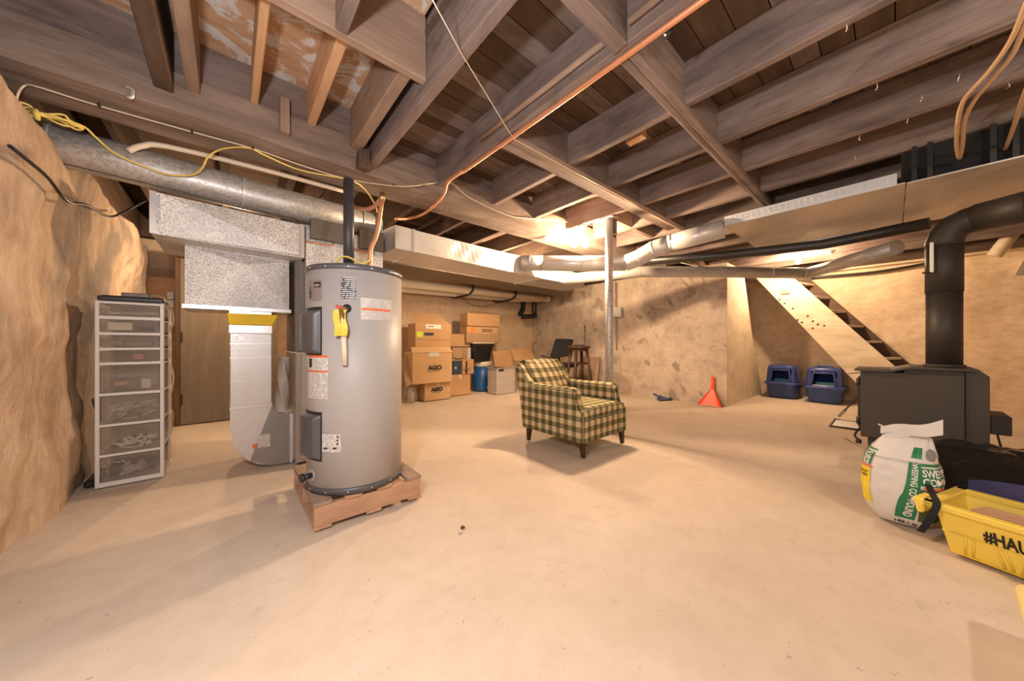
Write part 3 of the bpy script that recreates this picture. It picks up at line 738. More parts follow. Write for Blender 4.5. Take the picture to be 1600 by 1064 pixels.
MB().tube([p, p+d*.05], .016, 12).build('drain_valve', BLKP, wh)
MB().tube([p+d*.05, p+d*.062], .024, 12).build('drain_knob', BLKP, wh)
MB().tube([p, p+d*.006], .034, 20).build('drain_bezel', HGREY, wh)
fx, fy = .615, 2.425
MB().tube([(fx,fy,HT), (fx,fy,2.11)], .034, 20).build('vent_pipe', mat('grey_black_pipe', (.05,.05,.055), .45), wh)
nx = pt(578, 420, d=2.2); nx = V((nx.x, nx.y, HT))
MB().tube([nx, nx+V((0,0,.025))], .014, 12).build('hot_nipple', BRASS, wh)
MB().tube([nx+V((0,0,.018)), nx+V((0,0,.034))], .020, 12).build('pipe_nut', BRASS, wh)
tp_ = pt(597, 312, d=2.25)
MB().tube([nx+V((0,0,.03)), nx+V((.005,0,.18)), nx*.45+tp_*.55, tp_], .0155, 12, 4).build('water_pipe', COPPER, wh)
MB().tube([tp_-(tp_-nx).normalized()*.01, tp_+V((.004,0,.045))], .020, 12).build('brass_fitting', BRASS, wh)
MB().tube([tp_+V((0,0,.02)), pt(585,322,d=2.35), pt(570,327,d=2.4), pt(552,323,d=2.5)], .0145, 12, 4).build('water_pipe', COPPER, wh)
MB().tube([pt(523,427,d=2.12), pt(525,413,d=2.12), pt(533,402,d=2.1), pt(545,402,d=2.1), pt(558,409,d=2.1), pt(568,412,d=2.12), pt(580,405,d=2.17)], .006, 8, 5).build('power_cable', YEL, wh)

pa = thing('wooden_pallet', 'small wooden shipping pallet under the grey water heater', 'pallet', (.62,2.33,0))
PX0, PX1, PY0, PY1 = .335, .93, 1.985, 2.70
def pp(name, m, *a): return MB().box(*a, .003).build(name, m, pa)
for yy in (PY0, 2.33, PY1-.04): pp('runner', PALLET[0], PX0, PX1, yy, yy+.038, .018, .128)
pp('deck_board', PALGREY[1], PX0-.005, PX0+.09, PY0-.005, PY1, .128, .148)
pp('deck_board', PALLET[1], .485, .575, PY0-.012, PY1, .128, .146)
pp('deck_board', PALLET[1], .655, .745, PY0-.012, PY1, .128, .148)
pp('deck_board', PALGREY[1], .84, PX1+.005, PY0-.005, PY1, .128, .148)
for x in (PX0, .60, .85): pp('bottom_board', PALLET[1], x, x+.085, PY0, PY1, .002, .018)

# ------------------------------------------------------------------ drawer tower by the left wall
CX0, CX1, CY0, CY1, CZ = -.70, -.373, 3.545, 3.96, 1.29
ca = thing('drawer_tower', 'tall white plastic tower of eight clear drawers by the stone wall', 'drawer unit', ((CX0+CX1)/2,(CY0+CY1)/2,0))
def zc(zy): return CZ*(1015-zy)/925
rails = [(90,105),(165,183),(247,262),(324,338),(397,412),(550,565),(705,718),(855,868),(992,1015)]
for a, b in rails:
    MB().box(CX0+.012, CX1-.012, CY0, CY0+.02, zc(b), zc(a), .003).build('rail', WHT, ca)
    MB().box(CX0+.012, CX1-.012, CY0+.02, CY1, zc(b), zc(b)+.006).build('shelf', WHT, ca)
for x in (CX0, CX1-.022):
    MB().box(x, x+.022, CY0-.002, CY0+.022, 0, CZ, .004).build('upright', WHT, ca)
    MB().box(x, x+.022, CY1-.022, CY1, 0, CZ, .004).build('upright', WHT, ca)
MB().box(CX0, CX1, CY0, CY1, CZ-.008, CZ, .003).build('top', WHT, ca)
MB().box(CX0+.02, CX1-.02, CY1-.012, CY1-.006, 0.02, CZ-.02).build('rear_panel', mat('grey_tower_back', (.38,.33,.29), .6), ca)
CON = []
for i in range(8):
    z0, z1 = zc(rails[i+1][0]), zc(rails[i][1])
    dwr = MB()
    x0, x1, y0, y1 = CX0+.027, CX1-.027, CY0+.004, CY1-.03
    dwr.box(x0, x1, y0, y0+.003, z0+.003, z1-.004); dwr.box(x0, x0+.003, y0, y1, z0+.003, z1-.006); dwr.box(x1-.003, x1, y0, y1, z0+.003, z1-.006); dwr.box(x0, x1, y0, y1, z0+.008, z0+.011)
    d = dwr.build('drawer', CLEAR, ca)
    MB().box(x0+.03, x1-.03, y0-.008, y0, z1-.012, z1-.005, .002).build('pull_lip', CLEAR, d)
    CON.append((x0+.01, x1-.01, y0+.012, z0+.014, z1-.01))
    for sx in (CX0-.002, CX1-.004):
        MB().box(sx, sx+.006, CY0+.03, CY1-.03, z0+.01, z1-.012).build('side_panel', CLEAR, ca)
def inbox(name, label, i, u0, u1, h0, h1, m, cat='item', dy=.03, th=.08):
    x0, x1, y, z0, z1 = CON[i]
    return solo(name, label, cat, MB().box(x0+(x1-x0)*u0, x0+(x1-x0)*u1, y+dy, y+dy+th, z0+(z1-z0)*h0, z0+(z1-z0)*h1, .003), m)
inbox('wall_plate', 'ivory electrical wall plate standing in the second drawer of the tower', 1, .06, .52, .02, .86, CREAM, 'wall plate', .005, .02)
inbox('dark_pouch', 'dark pouch in the second drawer beside the wall plate', 1, .56, .92, 0, .4, BLKFAB, 'pouch')
inbox('white_box', 'small pale box at the left of the top drawer', 0, .08, .28, 0, .22, CREAM, 'box')
inbox('grey_tray', 'grey flat tray filling the top drawer of the tower', 0, .30, .95, 0, .45, FURND, 'tray', .06, .2)
inbox('grey_box', 'grey box lying in the third drawer of the tower', 2, .08, .34, 0, .55, FURND, 'box')
inbox('grey_case', 'flat grey case in the third drawer beside the grey box', 2, .42, .9, 0, .35, FURND, 'case')
inbox('red_pack', 'red and white pack in the fourth drawer of the tower', 3, .52, .72, 0, .72, mat('faded_red_pack', (.46,.17,.11), .6), 'pack', .01, .04)
inbox('black_tool_case', 'black case at the bottom of the fifth drawer', 4, .08, .62, 0, .5, BLKP, 'case')
inbox('white_carton', 'small white carton in the fifth drawer beside the black case', 4, .68, .86, .04, .42, LBLW, 'carton', .008, .05)
inbox('orange_card', 'orange card lying in the fifth drawer in front of the black case', 4, .18, .42, .2, .36, mat('salmon_card', (.60,.28,.18), .6), 'card', .012, .01)
inbox('dark_adapter', 'dark bundle filling the bottom drawer of the tower', 7, .05, .95, 0, .5, BLKFAB, 'bundle', .05, .2)
def squiggle(i, n, r, m, name, label, hz_=.5):
    x0, x1, y, z0, z1 = CON[i]; b = MB()
    for k in range(n):
        cx, cz = rnd.uniform(x0+.06, x1-.06), z0+.02+(z1-z0)*hz_*rnd.uniform(.1, .8)
        pts = [(cx+rnd.uniform(-.06,.06), y+.006+rnd.uniform(0,.05), max(z0+.005, cz+rnd.uniform(-.03,.03))) for _ in range(4)]
        b.tube(pts, r, 6, 5)
    return tag(solo(name, label, 'cables', b, m), kind='stuff')
squiggle(5, 9, .004, CREAM, 'white_cables', 'tangle of white cables in the sixth drawer of the tower', .6)
squiggle(5, 7, .005, BLKP, 'black_cables', 'tangle of black cables in the sixth drawer of the tower', .6)
squiggle(6, 14, .006, CREAM, 'pale_clips', 'heap of pale clips in the seventh drawer of the tower', .45)
squiggle(6, 12, .006, BLKP, 'black_clips', 'heap of dark clips in the seventh drawer of the tower', .4)
squiggle(7, 6, .006, GDULL, 'grey_wires', 'loose grey wires in the bottom drawer of the tower', .7)
lp = thing('black_case', 'flat black case lying on top of the drawer tower', 'case', (-.54,3.72,1.29))
MB().box(-.69,-.375,3.55,3.9,1.29,1.325,.008,seg=2).build('body', BLKP, lp)
MB().box(-.672,-.395,3.565,3.88,1.325,1.330,.002).build('lid_panel', BLKST, lp)
solo('taupe_box', 'small taupe box on the flat black case', 'box', MB().box(-.60,-.46,3.66,3.78,1.331,1.365,.004), FURND)
cable('tan_power_cord', 'tan cord hanging from the drawer tower down to the floor', [pt(232,462,y=3.7), pt(252,464,y=3.66), pt(264,476,y=3.75), pt(271,500,y=3.9), pt(266,520,y=3.95), pt(264,560,y=4.0), pt(271,590,y=4.0), pt(264,630,y=4.0), pt(270,650,y=4.1), (-.43,4.4,.02)], .006, mat('tan_cord', (.55,.42,.28), .5))
solo('dark_bracket', 'dark triangular board leaning between stone wall and drawer tower', 'board', MB().prism([(3.65,.60),(3.98,.64),(3.80,.42)], 'x', -.735, -.715), FURND)
solo('black_shoe_tray', 'low black tray beside the foot of the drawer tower', 'tray', MB().box(-.76,-.705,3.6,3.9,.0,.05,.01), BLKP)
# ------------------------------------------------------------------ old door, wall cupboard and stud behind the furnace
od = thing('old_door', 'taupe flush door slab leaning upright behind the ducts', 'door', (-.1,5.62,0))
MB().box(-.46,.50,5.62,5.66,.0,2.02,.004).build('slab', DOORM, od)
MB().box(-.50,-.462,5.60,5.69,0,2.02,.003).build('edge_strip', BROWN[2], od)
MB().box(-.465,-.435,5.612,5.62,1.0,1.12,.002).build('hinge', BLKST, od)
MB().box(-.465,-.435,5.612,5.62,.25,.37,.002).build('hinge', BLKST, od)
hp = thing('insulated_hatch', 'orange fibre panel in a pale timber frame high on the back wall', 'hatch', (-.75,6.05,1.2))
MB().grid(lambda u, v: V((-.94+.62*u, 6.03-.05*math.sin(u*3.1)*(.7+.3*math.sin(v*14+u*3)), 1.2+.66*v)), 14, 14).build('fibre_panel', NEWW[0], hp)
MB().box(-1.02,-.28,5.98,6.04,1.82,1.92,.004).build('head_board', MID[0], hp)
MB().box(-.34,-.28,5.98,6.04,1.0,1.82,.004).build('side_board', NEWW[2], hp)
MB().box(-1.0,-.94,5.98,6.04,1.2,1.82,.004).build('side_board', NEWW[2], hp)
for i, zz in enumerate((1.42, 1.29)):
    s_ = thing('white_switch', 'white wall switch box, %s of the two beside the old door' % ('upper' if i == 0 else 'lower'), 'switch', tuple(pt(267, 462 if i == 0 else 474, y=5.97)), 'wall switches')
    p = pt(267, 462 if i == 0 else 475, y=5.97)
    MB().box(p.x-.03, p.x+.03, p.y-.04, p.y, p.z-.045, p.z+.045, .004).build('box', WHT, s_)
    MB().box(p.x-.008, p.x+.008, p.y-.05, p.y-.04, p.z-.015, p.z+.015).build('rocker', GDULL, s_)
solo('wall_board', 'horizontal timber nailed across the wall behind the old door', 'board', MB().box(-.45,.6,5.70,5.74,1.38,1.45,.004), MID[0])
solo('tall_stud', 'upright timber stud beside the old door', 'stud', MB().box(-.36,-.28,5.90,5.98,.0,1.9,.004), NEWW[2])

# ------------------------------------------------------------------ armchair
AX0, AX1, AY0 = 2.285, 2.975, 1.725
ch = thing('armchair', 'green and cream checked upholstered armchair with dark tapered legs', 'armchair', ((AX0+AX1)/2, 2.1, 0))
for x in (AX0+.032, AX1-.032):
    for yy, k in ((AY0+.035, 1), (2.42, -1)):
        b = MB(); o = .02*k
        b.hexa([(x-.015,yy-o*.6-.015,0),(x+.015,yy-o*.6-.015,0),(x+.015,yy-o*.6+.015,0),(x-.015,yy-o*.6+.015,0),(x-.024,yy-.024,.135),(x+.024,yy-.024,.135),(x+.024,yy+.024,.135),(x-.024,yy+.024,.135)], .003)
        b.build('leg', DARKW[2], ch)
side = [(AY0,.125),(AY0,.365),(AY0+.02,.385),(AY0+.045,.40),(AY0+.062,.43),(AY0+.07,.47),(AY0+.085,.53),(AY0+.10,.56),(AY0+.15,.572),(2.25,.562),(2.36,.565),(2.43,.60),(2.485,.66),(2.53,.725),(2.58,.752),(2.615,.75),(2.60,.70),(2.55,.50),(2.49,.13)]
for x0, x1 in ((AX0, AX0+.085), (AX1-.085, AX1)):
    MB().prism(side, 'x', x0, x1, bev=.012, seg=2).build('side_panel', PLAID, ch, uv=True)
def armpad(x):
    b = MB()
    P = [(AY0+.085,.535),(AY0+.10,.567),(AY0+.16,.582),(AY0+.35,.578),(2.25,.575),(2.36,.578),(2.43,.612),(2.485,.672),(2.53,.735),(2.58,.765)]
    pts, _ = spline([V((x, a, c)) for a, c in P], 5)
    n = len(pts)
    def fn(u, v):
        i = min(int(v*(n-1)), n-2); t = v*(n-1)-i; p = pts[i].lerp(pts[i+1], t)
        a = math.pi*(1-u); w = .050+.003*math.sin(v*40)
        tg = (pts[i+1]-pts[i]).normalized(); nm = V((0,-tg.z,tg.y))
        return p+V((w*math.cos(a),0,0))+nm*(.022*math.sin(a)-.008)
    b.grid(fn, 8, 44); b.build('arm_pad', PLAID, ch, uv=True)
    for sx in (-.050, .050):
        MB().tube([p+V((sx,0,0))-V((0,0,.008)) for p in pts[::2]], .0045, 6).build('piping', mat('piping_cord', (.30,.27,.17), .9) if 'piping_cord' not in MATS else MATS['piping_cord'], ch)
armpad(AX0+.044); armpad(AX1-.044)
MB().box(AX0+.08, AX1-.08, AY0+.006, 2.46, .125, .315, .012, seg=2).build('seat_base', PLAID, ch, uv=True)
b = MB().box(AX0+.092, AX1-.092, AY0+.012, 2.32, .312, .428, .028, seg=3)
# front corners of the seat cushion reach over the arm fronts
b.box(AX0+.012, AX0+.11, AY0+.006, AY0+.055, .312, .40, .016, seg=2); b.box(AX1-.11, AX1-.012, AY0+.006, AY0+.055, .312, .40, .016, seg=2)
b.build('seat_cushion', PLAID, ch, uv=True)
for z in (.415, .325):
    MB().tube([(AX0+.03,AY0+.008,z-.012),(AX0+.1,AY0+.007,z),(AX1-.1,AY0+.007,z),(AX1-.03,AY0+.008,z-.012)], .0045, 6).build('piping', MATS['piping_cord'], ch)
for x in (AX0+.002, AX1-.002):
    MB().tube([(x, AY0+.002, .14), (x, AY0+.002, .36)], .0045, 6).build('piping', MATS['piping_cord'], ch)
def backfn(off):
    def fn(u, v):
        x = AX0+.09+(AX1-AX0-.18)*u; bul = math.sin(u*math.pi)**.5*math.sin(min(1, v*1.02)*math.pi)**.6
        return V((x, 2.30+.235*v-.055*bul+off, .40+.40*v+.012*math.sin(u*math.pi)*v))
    return fn
b = MB().grid(backfn(0), 24, 20); b.grid(lambda u, v: backfn(.10)(1-u, v)+V((0,0,-.02*(v))), 24, 20)
f0, f1 = backfn(0), backfn(.10)
b.grid(lambda u, v: f0(u, 1).lerp(f1(u, 1)+V((0,0,-.02)), v)+V((0,0,.018*math.sin(v*math.pi))), 24, 6)
for u in (0, 1): b.grid(lambda a, v, u=u: f0(u, v).lerp(f1(u, v)+V((0,0,-.02*v)), a), 4, 20)
b.build('back_cushion', PLAID, ch, uv=True)
b = MB(); b.hexa([(AX0+.01,2.44,.13),(AX1-.01,2.44,.13),(AX1-.01,2.49,.13),(AX0+.01,2.49,.13),(AX0+.005,2.545,.765),(AX1-.005,2.545,.79),(AX1-.005,2.61,.78),(AX0+.005,2.61,.755)], .014, seg=2)
b.build('back_frame', PLAID, ch, uv=True)
MB().tube([f0(u/20, .985) for u in range(21)], .0045, 6).build('piping', MATS['piping_cord'], ch)
MB().tube([f0(0, v/20) for v in range(21)], .0045, 6).build('piping', MATS['piping_cord'], ch)

# ------------------------------------------------------------------ boxes along the back wall
def zat(py, x, y):
    return 1+(HZ-py)/FP*(x*FW[0]+y*FW[1])
def carton(name, label, px0, px1, py0, py1, Y, depth, m, group=None, rest=None, top=None, flaps=(), cat='box', tape=True):
    """a cardboard box whose front sheet covers the pixel range at the distance Y"""
    x0, x1 = pt(px0, 600, y=Y).x, pt(px1, 600, y=Y).x; xm = (x0+x1)/2
    z0 = rest if rest is not None else zat(py1, xm, Y); z1 = top if top is not None else zat(py0, xm, Y)
    t = thing(name, label, cat, (xm, Y+depth/2, z0), group)
    MB().box(x0, x1, Y, Y+depth, z0, z1, .004).build('carton', m, t)
    if tape: MB().box(xm-.025, xm+.025, Y-.0012, Y, z1-.07, z1-.002).build('tape', TAPE, t)
    return t, x0, x1, z0, z1
def ago(t, x0, z, s, Y):
    text('AGO', s, lambda u, v: (x0+u, Y-.003, z+v), BLKPR, 'lettering', t, bold=.007, sx=1.12)
    MB().box(x0, x0+s*2.15, Y-.0035, Y-.002, z-s*.32, z-s*.22).build('small_print', PRW if False else FURND, t)
G = 'moving boxes along the back wall'
b1, x0, x1, z0, zA = carton('cardboard_box', 'lower cardboard box printed with black letters, standing on the floor', 663.5, 704, 597, 627, 5.17, .26, CARD2, G, rest=0)
ago(b1, pt(674, 610, y=5.17).x, zat(611, 2.7, 5.17), .085, 5.17)
b2, x0, x1, z0, zB = carton('cardboard_box', 'large cardboard box printed with black letters, sitting above the lower one', 644.5, 706.5, 549, 599, 5.10, .34, CARD2, G, rest=zA)
ago(b2, pt(669, 577, y=5.10).x, zat(577.5, 2.65, 5.1), .10, 5.10)
MB().hexa([(x0-.01,5.09,zB-.02),(x1+.01,5.09,zB-.02),(x1-.01,5.095,zB-.02),(x0+.01,5.095,zB-.02),(x0-.005,5.15,zB+.075),(x1-.02,5.15,zB+.075),(x1-.02,5.155,zB+.075),(x0-.005,5.155,zB+.075)]).build('flap', CARD2, b2)
tag(MB().box(x0+.28, x0+.48, 5.094, 5.096, zB-.09, zB-.012).build('shipping_label', PRW, b2), 'white shipping label')
MB().hexa([(x0-.09,5.12,z0-.03),(x0,5.10,z0+.02),(x0,5.11,z0+.02),(x0-.09,5.13,z0-.03),(x0-.10,5.3,zB-.15),(x0,5.3,zB-.05),(x0,5.31,zB-.05),(x0-.10,5.31,zB-.15)]).build('torn_side', CARD3, b2)
b3, x0, x1, z0, zC = carton('cardboard_box', 'open cardboard box with a white label on its raised flap, topmost of its stack', 649, 704.5, 506, 543, 5.16, .30, CARD, G, rest=zB, tape=False)
MB().hexa([(x0+.01,5.16,zC-.01),(x1-.01,5.16,zC-.01),(x1-.01,5.165,zC-.01),(x0+.01,5.165,zC-.01),(x0+.05,5.45,zC+.20),(x1-.12,5.45,zC+.20),(x1-.12,5.455,zC+.20),(x0+.05,5.455,zC+.20)]).build('flap', CARD, b3)
MB().hexa([(x1,5.2,zC-.22),(x1+.005,5.2,zC-.22),(x1+.09,5.5,zC-.10),(x1+.085,5.5,zC-.10),(x1-.01,5.2,zC),(x1-.005,5.2,zC),(x1+.005,5.5,zC+.05),(x1,5.5,zC+.05)]).build('flap', CARD3, b3)
tag(MB().box(x0+.18, x0+.47, 5.154, 5.157, zC-.085, zC-.012).build('shipping_label', LBLW, b3), 'white label')
MB().box(x0+.22, x0+.33, 5.152, 5.154, zC-.055, zC-.04).build('label_mark', mat('purple_print', (.14,.05,.16), .5), b3)
tag(MB().box(x0+.02, x0+.13, 5.155, 5.157, zC-.23, zC-.14).build('green_sticker', mat('lime_sticker', (.55,.68,.05), .5), b3), 'lime green sticker')
MB().box(x0+.16, x0+.33, 5.155, 5.157, zC-.20, zC-.155).build('handle_hole', mat('dark_blue_slot', (.02,.02,.05), .7), b3)
MB().box(x0, x1, 5.155, 5.157, zC-.275, zC-.265).build('fold_line', CARD3, b3)
b4, x0, x1, z0, zD = carton('cardboard_box', 'plain lower cardboard box right of the lettered boxes', 703, 735, 585, 614, 5.35, .27, CARD, G, rest=0)
b5, *_ = carton('speaker_box', 'dark blue box with a round logo wedged between cardboard boxes', 708, 721.5, 564.5, 585, 5.36, .3, mat('dark_blue_card', (.03,.055,.09), .5), G, rest=zD, tape=False)
p = pt(712, 575, y=5.355)
MB().lathe([(.018,0),(.026,0),(.026,-.003),(.018,-.003)], (p.x, 5.358, p.z), 20, axis='y').build('round_logo', GDULL, b5)
zE = zat(564, 3.2, 5.4)
b6, x0, x1, z0, z1 = carton('cardboard_box', 'cardboard box with a black smile-shaped stripe resting on the dark blue box', 707, 723, 543, 564, 5.37, .34, CARD3, G, rest=zE, tape=False)
MB().tube([(x0+.01,5.367,z0+.07),(x0+.06,5.366,z0+.05),(x0+.12,5.366,z0+.035),(x1-.01,5.367,z0+.05)], .008, 6, 4).build('printed_stripe', BLKPR, b6)
b7, x0, x1, z0, z1 = carton('cardboard_box', 'tilted cardboard box with black printed tape beside the blue cooler', 722.5, 740.5, 561.5, 585, 5.33, .12, CARD, G, rest=zD, tape=False)
MB().box(x0+.07, x0+.105, 5.326, 5.328, z0+.005, z1-.03).build('printed_tape', BLKPR, b7)
MB().tube([(x0+.02,5.327,z0+.10),(x0+.09,5.326,z0+.05),(x0+.17,5.326,z0+.12)], .006, 6, 4).build('printed_stripe', BLKPR, b7)
b8, x0, x1, z0, z1 = carton('cardboard_box', 'narrow cardboard box with a white label standing behind the taped box', 723, 736, 542, 584, 5.48, .2, CARD3, G, rest=zD, tape=False)
MB().box(x1-.085, x1-.015, 5.477, 5.479, z1-.30, z1-.02).build('label', PRW, b8)
b9, x0, x1, z0, z1 = carton('cardboard_box', 'wide closed cardboard box bridging the stacks beside the open box', 703, 734.5, 522, 541, 5.45, .28, CARD, G, rest=zat(541.5, 3.4, 5.45), tape=False)
# cooler, tote and flat boxes
co = thing('drink_cooler', 'tall blue drink cooler with a cream lid under the black tote', 'cooler', tuple(pt(752,611,y=5.5)[:2])+(0,))
p = pt(753, 600, y=5.62); cxx, cyy = p.x, p.y; r = .20
zl = zat(572, cxx, cyy-.1); zt = zat(564.5, cxx, cyy-.1)
MB().lathe([(r-.02,0),(r-.004,.02),(r,.2),(r+.004,zl)], (cxx,cyy,0), 32).build('body', COOLB, co)
MB().lathe([(r+.008,zl),(r+.014,zl+.01),(r+.012,zt-.012),(r,zt)], (cxx,cyy,0), 32).build('lid', CREAM, co)
MB().box(cxx-.03, cxx+.03, cyy-r-.02, cyy-r+.01, .06, .10, .005).build('spigot', WHT, co)
MB().tube([(cxx+.10,cyy-r-.0,.40),(cxx+.12,cyy-r+.01,.33),(cxx+.10,cyy-r,.27)], .02, 8).build('handle', LBLW, co)
MB().box(cxx+.095, cxx+.125, cyy-r+.02, cyy-r+.035, .36, .43).build('logo_patch', BLKPR, co)
to = thing('black_tote', 'black plastic tote with a cream lid stacked on the blue cooler', 'tote', (cxx,cyy,zt))
x0, x1 = pt(738.5,550,y=5.4).x, pt(770.5,550,y=5.4).x; z1 = zat(537, cxx, 5.4)
MB().hexa([(x0+.06,5.42,zt),(x1-.08,5.42,zt),(x1-.08,5.78,zt),(x0+.06,5.78,zt),(x0,5.38,z1),(x1,5.38,z1),(x1,5.82,z1),(x0,5.82,z1)], .012, seg=2).build('bin', BLKP, to)
MB().box(x0-.01, x1+.02, 5.365, 5.835, z1-.055, z1-.02, .006).build('rim', BLKP, to)
MB().box(x0-.02, x1+.015, 5.36, 5.84, z1, z1+.025, .008).build('lid', CREAM, to)
MB().box(x1, x1+.06, 5.5, 5.7, z1-.09, z1-.02, .008).build('handle', BLKP, to)
zq = z1+.025
b10, x0, x1, z0, zq1 = carton('cardboard_box', 'flat wide cardboard box on the black tote', 729, 783.5, 521.5, 533, 5.37, .30, CARD3, G, rest=zq, tape=False)
b11, x0, x1, z0, zq2 = carton('cardboard_box', 'cardboard box with an orange mark above the flat wide box', 729.5, 778, 510, 521, 5.42, .25, CARD2, G, rest=zq1, tape=False)
MB().box(x0+.10, x0+.19, 5.416, 5.418, z0+.01, zq2-.005).build('orange_mark', mat('orange_print', (.75,.25,.05), .5), b11)
for k in range(2): MB().box(x0+.36, x0+.62, 5.416, 5.418, z0+.045+.035*k, z0+.06+.035*k).build('printed_line', BLKPR, b11)
b12, x0, x1, z0, z1 = carton('cardboard_box', 'topmost cardboard box of the stack above the black tote', 730.5, 781, 490.5, 510, 5.385, .28, CARD, G, rest=zq2, tape=False)
MB().box(x0+.22, x0+.27, 5.416, 5.418, z0+.06, z0+.15).build('label', LBLW, b12)
MB().hexa([(x0+.35,5.5,z1),(x0+.62,5.5,z1),(x0+.62,5.75,z1),(x0+.35,5.75,z1),(x0+.40,5.5,z1+.02),(x0+.58,5.5,z1+.025),(x0+.6,5.75,z1+.002),(x0+.36,5.75,z1+.002)]).build('flap', CARD3, b12)
bi = thing('clear_bin', 'translucent grey plastic bin with an open cardboard box inside', 'bin', (4.05,5.2,0))
x0, x1 = pt(774,600,y=4.95).x, pt(806,600,y=4.95).x; zb = zat(574, (x0+x1)/2, 4.95)
for q in ((x0+.02,x1-.02,4.95,4.955),(x0+.02,x1-.02,5.22,5.225),(x0+.02,x0+.025,4.95,5.22),(x1-.025,x1-.02,4.95,5.22)):
    MB().box(*q, .01, zb).build('wall', BINCL, bi)
MB().box(x0+.02, x1-.02, 4.95, 5.225, .0, .01).build('bottom', BINCL, bi)
for q in ((x0,x1,4.93,4.955),(x0,x1,5.22,5.245),(x0,x0+.025,4.93,5.24),(x1-.025,x1,4.93,5.24)):
    MB().box(*q, zb-.012, zb, .003).build('rim', BINCL, bi)
MB().box(x0+.08, x0+.2, 4.935, 4.952, zb-.07, zb-.03, .006).build('handle', BLKP, bi)
fb = thing('open_carton', 'open cardboard box with spread flaps sitting inside the clear bin', 'box', (4.05,5.2,.012))
MB().box(x0+.05, x1-.05, 5.0, 5.19, .012, zb-.03).build('carton', CARD, fb)
xa, xb = x0+.05, x1-.05
a, b, c, d = (pt(q[0], q[1], y=5.1) for q in ((774,573),(802,574),(798,547),(770,549)))
MB().hexa([a,b,b+V((0,.006,0)),a+V((0,.006,0)),d,c,c+V((0,.006,0)),d+V((0,.006,0))]).build('flap', CARD, fb)
a, b, c, d = (pt(q[0], q[1], y=5.05) for q in ((804,563),(838,562),(829,544),(798,546)))
MB().hexa([a,b,b+V((0,.006,0)),a+V((0,.006,0)),d,c,c+V((0,.006,0)),d+V((0,.006,0))]).build('flap', CARD, fb)
jar = []
for i, (px, py) in enumerate(((640,622),(652,622),(646,606))):
    p = pt(px, 625, y=5.3); h = .24
    j = thing('glass_jar', ['clear glass jar on the floor behind the lower lettered box', 'second clear glass jar next to the lower lettered box', 'clear glass jar at the very back beside the lettered boxes'][i], 'jar', (p.x, 5.25+.16*i, 0), 'glass jars')
    MB().lathe([(.05,0),(.058,.01),(.058,h*.75),(.04,h*.9),(.04,h)], (p.x,5.25+.16*i,0), 20).build('glass', SMOKE, j)
    MB().lathe([(.042,h-.01),(.042,h+.01),(0,h+.01)], (p.x,5.25+.16*i,0), 20).build('lid', GDULL, j)

# ------------------------------------------------------------------ stool, office chair, boards by the plaster wall
SX, SY, SZ = pt(904.5, 540, d=6.0)[0], pt(904.5, 540, d=6.0)[1], .935
st = thing('bar_stool', 'dark wooden bar stool with a round seat behind the armchair', 'stool', (SX,SY,0))
MB().lathe([(.0,SZ-.045),(.19,SZ-.045),(.205,SZ-.03),(.205,SZ-.012),(.19,SZ),(0,SZ)], (SX,SY,0), 36).build('seat', DARKW[0], st)
MB().lathe([(.15,SZ-.09),(.165,SZ-.09),(.165,SZ-.045),(.15,SZ-.045)], (SX,SY,0), 32).build('apron_ring', DARKW[0], st)
for k in range(4):
    a = math.radians(20+90*k); c0, s0 = math.cos(a), math.sin(a)
    MB().tube([(SX+.27*c0,SY+.27*s0,0), (SX+.145*c0,SY+.145*s0,SZ-.05)], .027, 10, rs=None).build('leg', DARKW[2], st)
for z, rr_ in ((.32,.222),(.62,.18)):
    for k in range(4):
        a, b = math.radians(20+90*k), math.radians(110+90*k)
        MB().tube([(SX+rr_*math.cos(a),SY+rr_*math.sin(a),z),(SX+rr_*math.cos(b),SY+rr_*math.sin(b),z)], .016, 8).build('rung', DARKW[0], st)
kp = thing('metal_bracket', 'black angled metal bracket standing on the bar stool', 'bracket', (SX,SY,SZ))
a, b, c = pt(914,508,d=6.0), pt(913.5,537,d=6.0), pt(901,538,d=6.0)
b.z = SZ+.016; c.z = SZ+.012
MB().tube([a, b+V((0,0,.05)), b, c], .012, 8).build('rod', BLKST, kp)
MB().tube([c, c+V((-.03,.05,0))], .012, 8).build('foot', BLKST, kp)
oc = thing('office_chair', 'black fabric office chair with its back above the armchair', 'chair', (5.0,4.5,0))
a, b, c, d = pt(858,562,d=6.6), pt(890,556,d=6.6), pt(897,530,d=6.6), pt(868,529,d=6.6)
off = V((.652,.758,0))*.06
MB().hexa([a,b,b+off,a+off,d,c,c+off,d+off], .025, seg=3).build('backrest', BLKFAB, oc)
base = (a+b)/2+V((.12,.02,0))
MB().hexa([V((base.x-.24,base.y-.25,.50)),V((base.x+.22,base.y-.25,.50)),V((base.x+.22,base.y+.2,.50)),V((base.x-.24,base.y+.2,.50)),V((base.x-.24,base.y-.25,.58)),V((base.x+.22,base.y-.25,.58)),V((base.x+.22,base.y+.2,.58)),V((base.x-.24,base.y+.2,.58))], .03, seg=2).build('seat', BLKFAB, oc)
MB().tube([V((base.x,base.y,.06)), V((base.x,base.y,.5))], .03, 12).build('column', BLKST, oc)
MB().tube([V((base.x,base.y+.1,.52)), (a+b)/2+off+V((0,0,.05))], .025, 8).build('back_stem', BLKP, oc)
for k in range(5):
    q = 2*math.pi*k/5
    MB().tube([V((base.x,base.y,.09)), V((base.x+.28*math.cos(q),base.y+.28*math.sin(q),.065))], .02, 8).build('foot', BLKP, oc)
    MB().lathe([(.0,-.02),(.028,-.02),(.028,.02),(0,.02)], (base.x+.28*math.cos(q),base.y+.28*math.sin(q),.029), 12, axis='y').build('caster', BLKP, oc)
